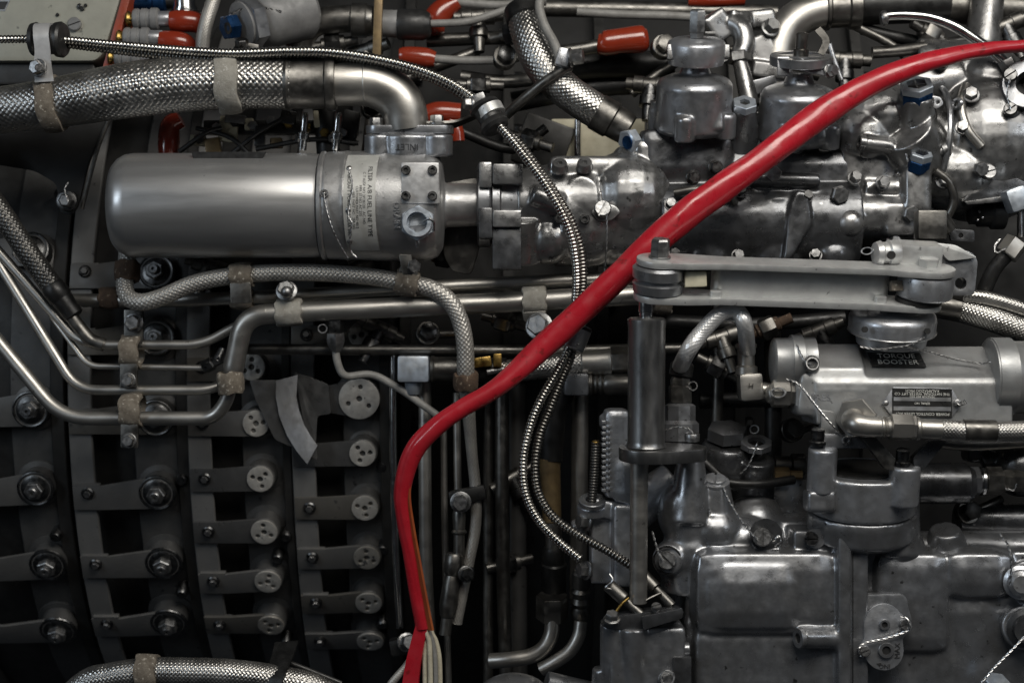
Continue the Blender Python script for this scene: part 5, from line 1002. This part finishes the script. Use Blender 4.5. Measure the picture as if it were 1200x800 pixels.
# elbow hose below the nameplate
t = thing('elbow_hose', 'steel elbow and braided hose leaving the booster to the right', 'hose', (1000, 505, -90))
m = MB(); m.hexa((1004, 489, -82), (-.35, .05, -1), 24, 11, .2); m.part('hex_flange', 'tube_steel', t)
m = MB(); m.tube([(1002, 490, -84), (999, 493, -96), (1004, 497, -106), (1016, 499, -108), (1034, 500, -108)], [13, 13.5, 13.5, 12.5, 12], 26); m.part('elbow', 'tube_steel', t)
m = MB(); m.lathe((1030, 500, -108), (1, .02, 0), [(0, 11), (1.5, 13), (3, 11), (4.5, 13), (6, 11), (7.5, 13), (9, 11), (12, 12)], 28); m.part('thread', 'tube_steel', t)
m = MB(); m.lathe((1042, 500, -108), (1, .03, 0), [(0, 13), (2, 16), (24, 16), (27, 14), (30, 15)], 6, .25); m.part('nut', 'tube_steel', t)
m = MB(); m.lathe((1072, 502, -108), (1, .03, 0), [(0, 12), (1, 14), (4, 14), (6, 11.5), (34, 11.5)], 28); m.part('ferrule', 'tube_steel', t)
m = MB(); m.braid([(1102, 503, -108), (1130, 505, -108), (1160, 506, -106), (1200, 505, -104), (1250, 502, -104)], 12, 18, 1, .075); m.part('braid', 'braid_wire', t)
m = MB(); m.lathe((1128, 504, -108), (1, .02, 0), [(0, 12), (1, 13.2), (38, 13.2), (39, 12)], 28); m.part('sleeve', 'dark_steel', t)
# ---------------------------------------------------------------- lower right: fuel control castings
t = thing('mount_flange', 'machined wavy flange carrying the booster on two bolts', 'flange', (1010, 600, -60))
m = MB(); AX = tilt(14)
prof = [(0, 0), (0, 1)]
pts2 = [(950, 520), (960, 521), (972, 527), (990, 538), (1010, 545), (1030, 549), (1046, 548), (1062, 545), (1070, 550)]
m.lathe((1010, 598, -28), AX, [(0, 60), (2, 62), (48, 62), (50, 60)], 56, 0, 1.0, .8); m.lathe((962, 575, -62), AX, [(0, 17), (52, 17), (54, 15)], 30); m.lathe((1058, 590, -70), AX, [(0, 18), (46, 18), (48, 16)], 30)
m.cast('rim', 'cast_light', t, 1.8, 3)
m = MB(); m.lathe((1010, 606, -24), AX, [(-30, 50), (-22, 62), (0, 64), (8, 63)], 56, 0, 1, .8); m.box((960, 586, -60), (34, 26, 34), (0, 0, 0), 5); m.cast('lower_rim', 'cast_grey', t, 2, 3)
m = MB(); m.lathe((1010, 551, -40), AX, [(0, 46), (3, 46)], 48, 0, 1.0, .75); m.part('dark_bore', 'case_dark', t)
for px, py, d in ((958, 518, -78), (1057, 542, -84)):
    m = MB(); m.lathe((px, py, d), AX, [(-2, 10), (2, 10), (3, 8), (16, 8), (17, 6)], 12); m.part('bolt', 'bolt_dark', t)
t = thing('v_brace', 'dark steel brace legs spreading under the booster elbow', 'bracket', (1050, 545, -80))
m = MB(); m.prism(rounded([(1010, 512), (1026, 512), (1050, 538), (1046, 552), (1036, 548)], 2), -90, 14, 1.5); m.part('left_leg', 'dark_steel', t)
m = MB(); m.prism(rounded([(1070, 536), (1090, 516), (1112, 514), (1082, 550), (1072, 552)], 2), -86, 16, 1.5); m.part('right_leg', 'cast_dark', t)
m = MB(); m.prism(rounded([(962, 480), (978, 482), (984, 510), (976, 524), (962, 514)], 4), -72, 14, 1.5); m.part('post', 'booster_paint', t); m = MB(); m.box((990, 516, -66), (56, 18, 20), (0, 0, 0), 3); m.part('foot', 'cast_grey', t); m = MB(); m.torus((992, 516, -78), OUT, 4, 1.4, 16, 6); m.part('wire_hole', 'lock_wire', t)

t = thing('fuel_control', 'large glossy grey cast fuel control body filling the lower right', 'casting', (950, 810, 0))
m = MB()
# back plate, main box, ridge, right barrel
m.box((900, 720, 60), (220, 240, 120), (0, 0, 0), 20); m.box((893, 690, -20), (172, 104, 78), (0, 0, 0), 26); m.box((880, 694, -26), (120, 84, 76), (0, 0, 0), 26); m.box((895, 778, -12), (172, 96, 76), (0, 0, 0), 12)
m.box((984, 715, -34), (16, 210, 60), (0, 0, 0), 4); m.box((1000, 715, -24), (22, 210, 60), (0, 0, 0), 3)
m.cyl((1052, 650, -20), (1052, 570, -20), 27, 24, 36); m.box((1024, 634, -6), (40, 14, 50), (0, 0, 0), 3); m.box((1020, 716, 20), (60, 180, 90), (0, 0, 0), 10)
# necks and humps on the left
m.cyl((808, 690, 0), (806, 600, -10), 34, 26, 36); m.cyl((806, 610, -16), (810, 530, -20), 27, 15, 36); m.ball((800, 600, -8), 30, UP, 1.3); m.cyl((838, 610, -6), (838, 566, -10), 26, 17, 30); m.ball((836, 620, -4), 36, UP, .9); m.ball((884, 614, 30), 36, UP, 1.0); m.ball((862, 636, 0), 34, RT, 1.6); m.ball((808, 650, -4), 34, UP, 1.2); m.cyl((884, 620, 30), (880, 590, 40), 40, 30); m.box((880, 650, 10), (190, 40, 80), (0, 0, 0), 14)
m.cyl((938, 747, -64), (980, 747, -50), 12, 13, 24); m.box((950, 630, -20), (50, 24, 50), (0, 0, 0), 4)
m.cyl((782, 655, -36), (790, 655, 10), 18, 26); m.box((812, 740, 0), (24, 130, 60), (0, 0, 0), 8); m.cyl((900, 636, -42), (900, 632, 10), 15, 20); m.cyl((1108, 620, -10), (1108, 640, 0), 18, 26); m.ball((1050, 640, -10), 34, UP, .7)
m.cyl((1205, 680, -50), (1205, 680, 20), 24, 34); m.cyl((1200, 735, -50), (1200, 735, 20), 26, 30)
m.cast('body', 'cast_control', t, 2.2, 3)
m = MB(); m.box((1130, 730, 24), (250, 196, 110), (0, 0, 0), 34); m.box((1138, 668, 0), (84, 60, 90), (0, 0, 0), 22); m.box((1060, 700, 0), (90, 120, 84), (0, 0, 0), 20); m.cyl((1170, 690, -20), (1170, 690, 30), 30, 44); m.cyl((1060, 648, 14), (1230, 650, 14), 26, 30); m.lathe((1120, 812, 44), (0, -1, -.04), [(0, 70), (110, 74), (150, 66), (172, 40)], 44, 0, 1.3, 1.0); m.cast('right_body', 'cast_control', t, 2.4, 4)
m = MB(); m.box((992.5, 715, -26), (2.4, 206, 58), (0, 0, 0), .3); m.part('gasket_line', 'black_steel', t)
m = MB(); m.lathe((838, 566, -12), tilt(22), [(0, 17), (3, 17), (4, 14)], 32); m.part('boss_cap', 'cast_light', t); slot_screw(t, (838, 564, -13), tilt(22), 13, 6, 80, 'cast_light', 'dome_screw')
slot_screw(t, (782, 656, -38), (-.1, -.1, -1), 11, 9, -45, 'bolt'); m = MB(); m.torus((782, 656, -38), OUT, 16, 1.2, 30, 6); m.part('wire_ring', 'bolt_dark', t)
slot_screw(t, (893, 629, -46), (-.1, -.1, -1), 11, 9, 90, 'bolt'); m = MB(); m.lathe((897, 626, -40), OUT, [(0, 19), (4, 19)], 30); m.part('screw_seat', 'cast_dark', t)
slot_screw(t, (950, 630, -50), OUT, 8, 10, 0, 'bolt_dark'); m = MB(); m.lathe((955, 630, -46), OUT, [(0, 12), (3, 12)], 24); m.part('washer', 'cast_grey', t)
for p in ([(846, 566, -24), (854, 585, -32), (866, 605, -44), (880, 624, -54), (888, 632, -58)], [(764, 622, -40), (768, 636, -44), (772, 648, -48), (776, 656, -50)], [(906, 634, -50), (912, 628, -52), (914, 634, -52), (908, 640, -50)], [(1172, 625, -60), (1182, 640, -70), (1185, 660, -76), (1184, 685, -74)], [(1210, 735, -76), (1190, 757, -80), (1165, 782, -80), (1148, 802, -78)]):
    m = MB(); m.twist(p, 1.1); m.part('lock_wire', 'lock_wire', t)
m = MB(); m.ring((940, 747, -64), (-1, 0, -.38), 6, 12, 6, 28); m.part('boss_mouth', 'cast_grey', t); m = MB(); m.lathe((938, 747, -64), (-1, 0, -.38), [(0, 6.5), (2, 6.5)], 16); m.part('boss_bore', 'hole', t)
m = MB(); m.lathe((1196, 682, -50), (-.2, 0, -1), [(0, 20), (3, 20), (5, 16), (12, 15), (16, 10)], 30); m.part('edge_plug', 'cast_light', t); m = MB(); m.lathe((1204, 736, -50), (-.2, 0, -1), [(0, 24), (4, 24), (6, 18), (14, 16)], 30); m.part('lower_plug', 'cast_dark', t)
m = MB(); m.hexa((1166, 806, -60), (.2, -.75, -.6), 16, 12); m.part('corner_nut', 'blue_steel', t)
# adjuster plate MAX / INC
t = thing('adjuster_plate', 'small lobed adjuster plate marked MAX and INC with two wired screws', 'plate', (1036, 785, -50))
m = MB(); m.prism(rounded([(1004, 696), (1062, 696), (1066, 716), (1070, 728), (1060, 742), (1020, 770), (1008, 772), (998, 762), (998, 706)], 8), -50, 16, 2); m.part('pad', 'cast_grey', t)
out = [(1013, 748), (1013, 728)] + circ(1036, 729, 22, 10, 190, 330) + [(1064, 724)] + circ(1059, 733, 10, 5, -60, 70) + [(1058, 748)] + circ(1036, 762, 23, 11, 0, 150) + [(1012, 766)] + circ(1014, 762, 9, 5, 100, 200)
m = MB(); m.prism(out, -57, 6, .8); m.part('lobe', 'cast_light', t)
for px, py, r in ((1036, 731, 6.5), (1038, 761, 9.5)): m = MB(); m.ring((px, py, -57), OUT, r * .55, r, 4, 24); m.part('bush', 'cast_grey', t); m = MB(); m.lathe((px, py, -57), OUT, [(0, r * .6), (1.5, r * .6)], 18); m.part('bush_bore', 'hole', t)
for px, py in ((1060, 731), (1013, 762)): slot_screw(t, (px, py, -57), (-.1, -.1, -1), 6.5, 8, 20, 'bolt')
m = MB(); m.twist([(1056, 722, -64), (1062, 724, -68), (1066, 734, -68), (1060, 740, -64), (1036, 748, -63), (1014, 753, -64), (1006, 760, -66), (1008, 768, -64)], 1.2); m.part('lock_wire', 'lock_wire', t)
text('max_lettering', 'MAX', 'ink', t, (1052, 762, -57.6), (0, -1, 0), LF, 8.5, .25); text('inc_lettering', 'INC', 'ink', t, (1037, 780, -57.6), LF, (0, 1, 0), 7.5, .25)
m = MB(); m.prism([(1027, 777), (1033, 776), (1031, 781)], -57.6, .5, 0); m.part('arrow', 'ink', t)
# solenoid box where the conduits end
t = thing('solenoid_box', 'grey box at the bottom with clamped ends of both conduits', 'solenoid', (755, 805, -40))
m = MB(); m.box((756, 770, -20), (88, 84, 70), (0, 0, 0), 6); m.cyl((715, 812, -34), (715, 730, -46), 12, 12, 24); m.cyl((742, 812, -40), (742, 734, -50), 16, 16, 28); m.cyl((706, 812, -30), (706, 782, -34), 13, 12); m.box((780, 742, -10), (40, 30, 60), (18, 0, 0), 4)
m.cast('body', 'cast_grey', t, 1.8, 3)
m = MB(); m.prism(rounded([(704, 732), (722, 722), (790, 712), (802, 716), (800, 722), (756, 738), (712, 737)], 3), -58, 30, 1.2); m.part('lid', 'cast_dark', t)
hex_bolt(t, (717, 726, -64), tilt(25), 8, 8, True, 'bolt', 'nut'); slot_screw(t, (769, 714, -60), tilt(30), 6, 7, 20, 'bolt')
for a, b, mt in (((712, 684, -40), (752, 720, -52), 'dark_steel'), ((748, 668, -28), (788, 710, -44), 'dark_steel')):
    m = MB(); m.cyl(a, ((a[0] + b[0]) / 2, (a[1] + b[1]) / 2, (a[2] + b[2]) / 2), 8, 8, 22); m.part('conduit_end', mt, t); m = MB(); m.cyl(((a[0] + b[0]) / 2, (a[1] + b[1]) / 2, (a[2] + b[2]) / 2), b, 5.5, 5.5, 18); m.part('conduit_tail', mt, t)
m = MB(); m.tube([(737, 700, -56), (728, 708, -58), (720, 720, -60), (724, 722, -60)], 1.8, 10); m.part('retainer', 'brass', t); m = MB(); m.tube([(775, 694, -46), (762, 700, -50), (752, 706, -52)], 1.4, 8); m.part('link_wire', 'dark_steel', t); m = MB(); m.tube([(714, 672, -48), (718, 680, -50), (710, 688, -50), (716, 690, -48)], 1.5, 8); m.part('clip', 'lock_wire', t)
m = MB(); m.prism(rounded([(752, 722), (800, 712), (800, 724), (754, 738)], 2), -68, 6, 1); m.part('front_bar', 'cast_dark', t)
t = thing('bottom_bracket', 'dark bracket and wired bolt between solenoid and casting', 'bracket', (795, 805, -50)); m = MB(); m.box((798, 786, -44), (22, 40, 30), (0, 0, 0), 3); m.part('block', 'cast_dark', t); m = MB(); m.cyl((790, 760, -44), (808, 760, -44), 8, 8); m.part('pin', 'cast_grey', t); hex_bolt(t, (782, 796, -56), OUT, 9, 8, True, 'bolt'); m = MB(); m.torus((782, 794, -66), (.2, .2, 1), 8, 1.4, 20, 6); m.part('lock_wire', 'lock_wire', t)
# pale plate left of the rod, serrated casting above it, threaded stud
t = thing('pale_plate', 'pale square-edged casting with two bolts left of the rod', 'casting', (710, 680, 30))
m = MB(); m.box((706, 636, 30), (30, 90, 40), (0, 0, 0), 4); m.box((730, 636, 14), (26, 96, 50), (0, 0, 0), 5); m.cyl((694, 590, 10), (694, 602, 14), 18, 18); m.box((716, 596, 20), (60, 22, 40), (-12, 0, 0), 5); m.cyl((672, 618, 30), (690, 612, 26), 9, 9)
m.cast('body', 'cast_light', t, 1.8, 3)
for px, py in ((688, 611), (688, 668)): hex_bolt(t, (px, py, 8), (-.9, -.1, -.5), 9, 10, True, 'bolt')
m = MB(); m.ring((694, 590, 4), tilt(25), 8, 16, 6, 28); m.part('stud_seat', 'cast_grey', t)
t = thing('threaded_stud', 'dark threaded stud standing on the pale casting', 'stud', (693, 592, 0)); m = MB(); m.ribbed([(693, 594, 0), (696, 560, -4), (698, 518, -8)], 5.2, 3.4, .14, 16); m.part('thread', 'braid_black', t); m = MB(); m.lathe((698, 520, -8), UP, [(0, 4.6), (3, 4.4), (4, 3.2)], 16); m.part('tip', 'brass', t)
t = thing('serrated_casting', 'pale casting with serrated edge left of the actuator', 'casting', (725, 590, 10))
m = MB(); m.box((722, 530, 14), (30, 104, 44), (0, 0, 0), 8); m.cyl((716, 486, 10), (716, 500, 12), 14, 14); m.box((734, 560, 10), (34, 60, 44), (0, 0, 0), 14); m.cyl((740, 600, 16), (790, 560, 20), 26, 22); m.cast('body', 'cast_light', t, 2, 4)
for k in range(13): m = MB(); m.box((707 + (k % 2) * .6, 494 + k * 6.6, -2), (5, 4, 20), (0, 0, 0), 1); m.part('tooth', 'cast_light', t)
for k in range(12): m = MB(); m.box((714, 500 + k * 6.6, -8.6), (2, 3.6, 4), (0, 0, 0), .5); m.part('tooth', 'cast_light', t)
# dark valve cluster in the gap between the actuator and the booster
t = thing('dark_valve_pair', 'dark cast valve pair with hex cap and ring nut in the gap', 'valve', (860, 600, 50))
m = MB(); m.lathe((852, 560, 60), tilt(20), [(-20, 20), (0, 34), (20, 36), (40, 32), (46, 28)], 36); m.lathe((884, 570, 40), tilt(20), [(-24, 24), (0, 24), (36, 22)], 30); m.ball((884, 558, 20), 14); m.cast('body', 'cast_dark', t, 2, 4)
m = MB(); m.lathe((852, 514, 44), tilt(20), [(0, 24), (14, 24), (16, 20), (18, 8)], 6, .2); m.part('hex_cap', 'cast_grey', t); m = MB(); m.ring((886, 524, 24), tilt(24), 11, 19, 8, 8, .2); m.part('ring_nut', 'cast_light', t); m = MB(); m.lathe((886, 524, 24), tilt(24), [(0, 12), (3, 12)], 20); m.part('ring_bore', 'hole', t)
m = MB(); m.twist([(888, 518, 6), (884, 530, 2), (876, 546, 4), (866, 556, 10)], .9); m.part('lock_wire', 'lock_wire', t); m = MB(); m.torus((884, 503, 22), (.4, .3, 1), 5, 1, 14, 6); m.part('wire_loop', 'lock_wire', t)
m = MB(); m.tube([(806, 524, 10), (822, 538, 6), (846, 560, 0), (858, 566, 0), (890, 567, 4), (930, 562, 20)], 5.5, 14); m.single('black_bent_pipe', 'black_steel', 'thin black pipe bending below the dark valve pair', 'pipe')
t = thing('gap_fitting', 'brassy fittings in the dark gap left of the wavy flange', 'fitting', (925, 570, 60)); m = MB(); m.lathe((908, 544, 60), RT, [(0, 10), (18, 10), (20, 13), (34, 13), (36, 9)], 26); m.part('sleeve', 'dark_steel', t); m = MB(); m.lathe((904, 556, 44), RT, [(0, 7), (6, 9), (20, 9), (22, 5), (36, 5)], 6); m.part('nut', 'gold_paint', t); m = MB(); m.box((930, 590, 70), (60, 60, 20), (0, 0, 0), 3); m.part('plate', 'cast', t)
# union under the braided hose on the right
t = thing('barrel_union', 'dark barrel union with hex nuts below the right braided hose', 'fitting', (1130, 575, 0)); m = MB(); m.lathe((1066, 566, 0), RT, [(0, 22), (4, 24), (66, 24), (70, 20), (74, 18)], 36); m.part('barrel', 'cast_dark', t); m = MB(); m.lathe((1132, 564, 0), RT, [(0, 14), (2, 18), (14, 18), (16, 15)], 6, .2); m.part('nut', 'cast_grey', t); m = MB(); m.lathe((1147, 564, 0), RT, [(0, 15), (2, 17), (5, 17), (7, 14)], 28); m.part('collar', 'chrome', t); m = MB(); m.lathe((1153, 563, 0), RT, [(0, 14), (2, 17), (20, 17), (22, 12), (26, 13), (100, 12)], 6, .1); m.part('right_nut', 'dark_steel', t)
m = MB(); m.twist([(1178, 572, -16), (1188, 574, -18), (1192, 566, -18)], .9); m.part('lock_wire', 'lock_wire', t); m = MB(); m.lathe((1139, 554, -14), OUT, [(0, 3), (2.5, 3)], 12); m.part('nut_hole', 'hole', t)
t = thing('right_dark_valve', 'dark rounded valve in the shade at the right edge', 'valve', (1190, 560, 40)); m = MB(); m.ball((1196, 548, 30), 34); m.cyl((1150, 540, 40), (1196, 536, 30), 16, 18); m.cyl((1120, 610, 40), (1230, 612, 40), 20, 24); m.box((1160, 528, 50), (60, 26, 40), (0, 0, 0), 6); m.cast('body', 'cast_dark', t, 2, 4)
m = MB(); m.tube([(1090, 516, -20), (1130, 520, -20), (1180, 518, -16), (1230, 514, -10)], 8, 16); m.single('shaded_pipe', 'dark_steel', 'dark pipe in the shade right under the booster hose', 'pipe')
bpy.context.view_layer.update()
# ---------------------------------------------------------------- small dark fittings deep in the gaps behind the front pieces
rc = random.Random(11)
spots = [('dark tee fitting behind the black duct cap', 560, 20, 200, 'tee'), ('dull banjo fitting beside the second red boot', 590, 70, 190, 'banjo'), ('dark hex union above the conduit bend', 560, 100, 170, 'union'), ('dull union left of the white braided hose', 600, 40, 170, 'union'),
 ('dark banjo fitting right of the dark red boot', 775, 58, 170, 'banjo'), ('dark block behind the closed valve tower', 762, 100, 150, 'tee'), ('small union in the gap above the pump housing', 620, 165, 150, 'union'), ('dark tee under the duct by the elbow pipe', 428, 60, 200, 'tee'),
 ('dark union above the ferrule of the thick hose', 390, 52, 190, 'union'), ('dark banjo fitting below the elbow pipe', 436, 128, 120, 'banjo'), ('rusty union under the filter head', 520, 300, 120, 'union'), ('dark tee below the filter canister', 245, 312, 130, 'tee'), ('dark banjo under the canister label', 395, 316, 120, 'banjo'),
 ('dark union beside the pale square clamp', 590, 376, 140, 'union'), ('dark tee left of the blue-grey coupling', 445, 385, 140, 'tee'), ('dark banjo right of the small grey pipe', 500, 392, 140, 'banjo'), ('dark union deep right of the actuator', 840, 430, 90, 'union'), ('dark tee below the chrome hose arch', 845, 395, 90, 'tee'),
 ('brown union below the link left of the disc', 900, 384, 40, 'union'), ('dark tee below the link beside the disc', 960, 388, 20, 'tee'), ('dark banjo deep below the booster left end', 925, 505, 60, 'banjo'), ('dark tee behind the open valve tower', 990, 70, 150, 'tee'), ('dark union under the chrome pipe arch', 1090, 40, 130, 'union'), ('dull tee in the upper right corner', 1178, 30, 150, 'tee'),
 ('dark tee between the hanging hoses', 600, 560, 190, 'tee'), ('dark union between the hanging hoses, lower one', 595, 660, 190, 'union'), ('dark banjo at the far right below the union', 1130, 600, 30, 'banjo')]
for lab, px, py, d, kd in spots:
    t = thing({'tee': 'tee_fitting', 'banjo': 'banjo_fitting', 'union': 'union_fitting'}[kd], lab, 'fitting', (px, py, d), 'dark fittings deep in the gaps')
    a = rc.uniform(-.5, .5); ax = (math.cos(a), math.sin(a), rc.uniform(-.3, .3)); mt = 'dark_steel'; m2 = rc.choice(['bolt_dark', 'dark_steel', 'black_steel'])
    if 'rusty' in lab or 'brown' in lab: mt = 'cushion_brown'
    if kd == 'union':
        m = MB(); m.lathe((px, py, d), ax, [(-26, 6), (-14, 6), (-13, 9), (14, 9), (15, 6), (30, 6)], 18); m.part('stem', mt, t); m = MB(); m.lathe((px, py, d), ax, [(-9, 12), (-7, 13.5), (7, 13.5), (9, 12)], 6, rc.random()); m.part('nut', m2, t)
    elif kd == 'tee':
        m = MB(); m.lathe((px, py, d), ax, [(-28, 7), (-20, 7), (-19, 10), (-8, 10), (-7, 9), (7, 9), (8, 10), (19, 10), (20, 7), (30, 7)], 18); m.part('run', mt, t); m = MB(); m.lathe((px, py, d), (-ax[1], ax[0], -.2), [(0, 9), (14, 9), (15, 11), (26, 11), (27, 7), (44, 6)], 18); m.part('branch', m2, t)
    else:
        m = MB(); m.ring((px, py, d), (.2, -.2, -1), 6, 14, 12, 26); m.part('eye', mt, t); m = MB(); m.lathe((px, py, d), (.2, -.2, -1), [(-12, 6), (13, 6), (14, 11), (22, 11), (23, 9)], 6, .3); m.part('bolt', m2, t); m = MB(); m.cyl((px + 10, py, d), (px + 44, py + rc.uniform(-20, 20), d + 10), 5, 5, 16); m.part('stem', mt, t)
for lab, pth, r in (('thin dark pipe slanting behind the valve towers', [(740, 110, 190), (800, 70, 190), (880, 60, 190), (960, 90, 190)], 6), ('dark pipe rising behind the thick hose', [(430, 180, 170), (440, 120, 190), (470, 95, 200), (560, 60, 210)], 7), ('dark level pipe deep below the booster', [(820, 470, 130), (900, 468, 130), (1000, 472, 130)], 9), ('dark level pipe deep under the link', [(780, 376, 110), (880, 380, 100), (990, 372, 90)], 8), ('slim pipe deep behind the arch hose', [(840, 330, 120), (842, 400, 120), (840, 500, 120)], 7), ('dark upright pipe right of the arch hose', [(905, 380, 140), (906, 460, 140), (906, 540, 140)], 10), ('slim dark pipe slanting behind the grommet', [(530, 150, 180), (600, 175, 170), (640, 150, 170)], 6), ('dark pipe along the top left behind the boots', [(150, 95, 200), (260, 80, 200), (330, 60, 210)], 9)):
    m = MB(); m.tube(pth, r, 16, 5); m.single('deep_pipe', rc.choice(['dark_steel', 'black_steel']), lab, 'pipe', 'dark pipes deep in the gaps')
bpy.context.view_layer.update()
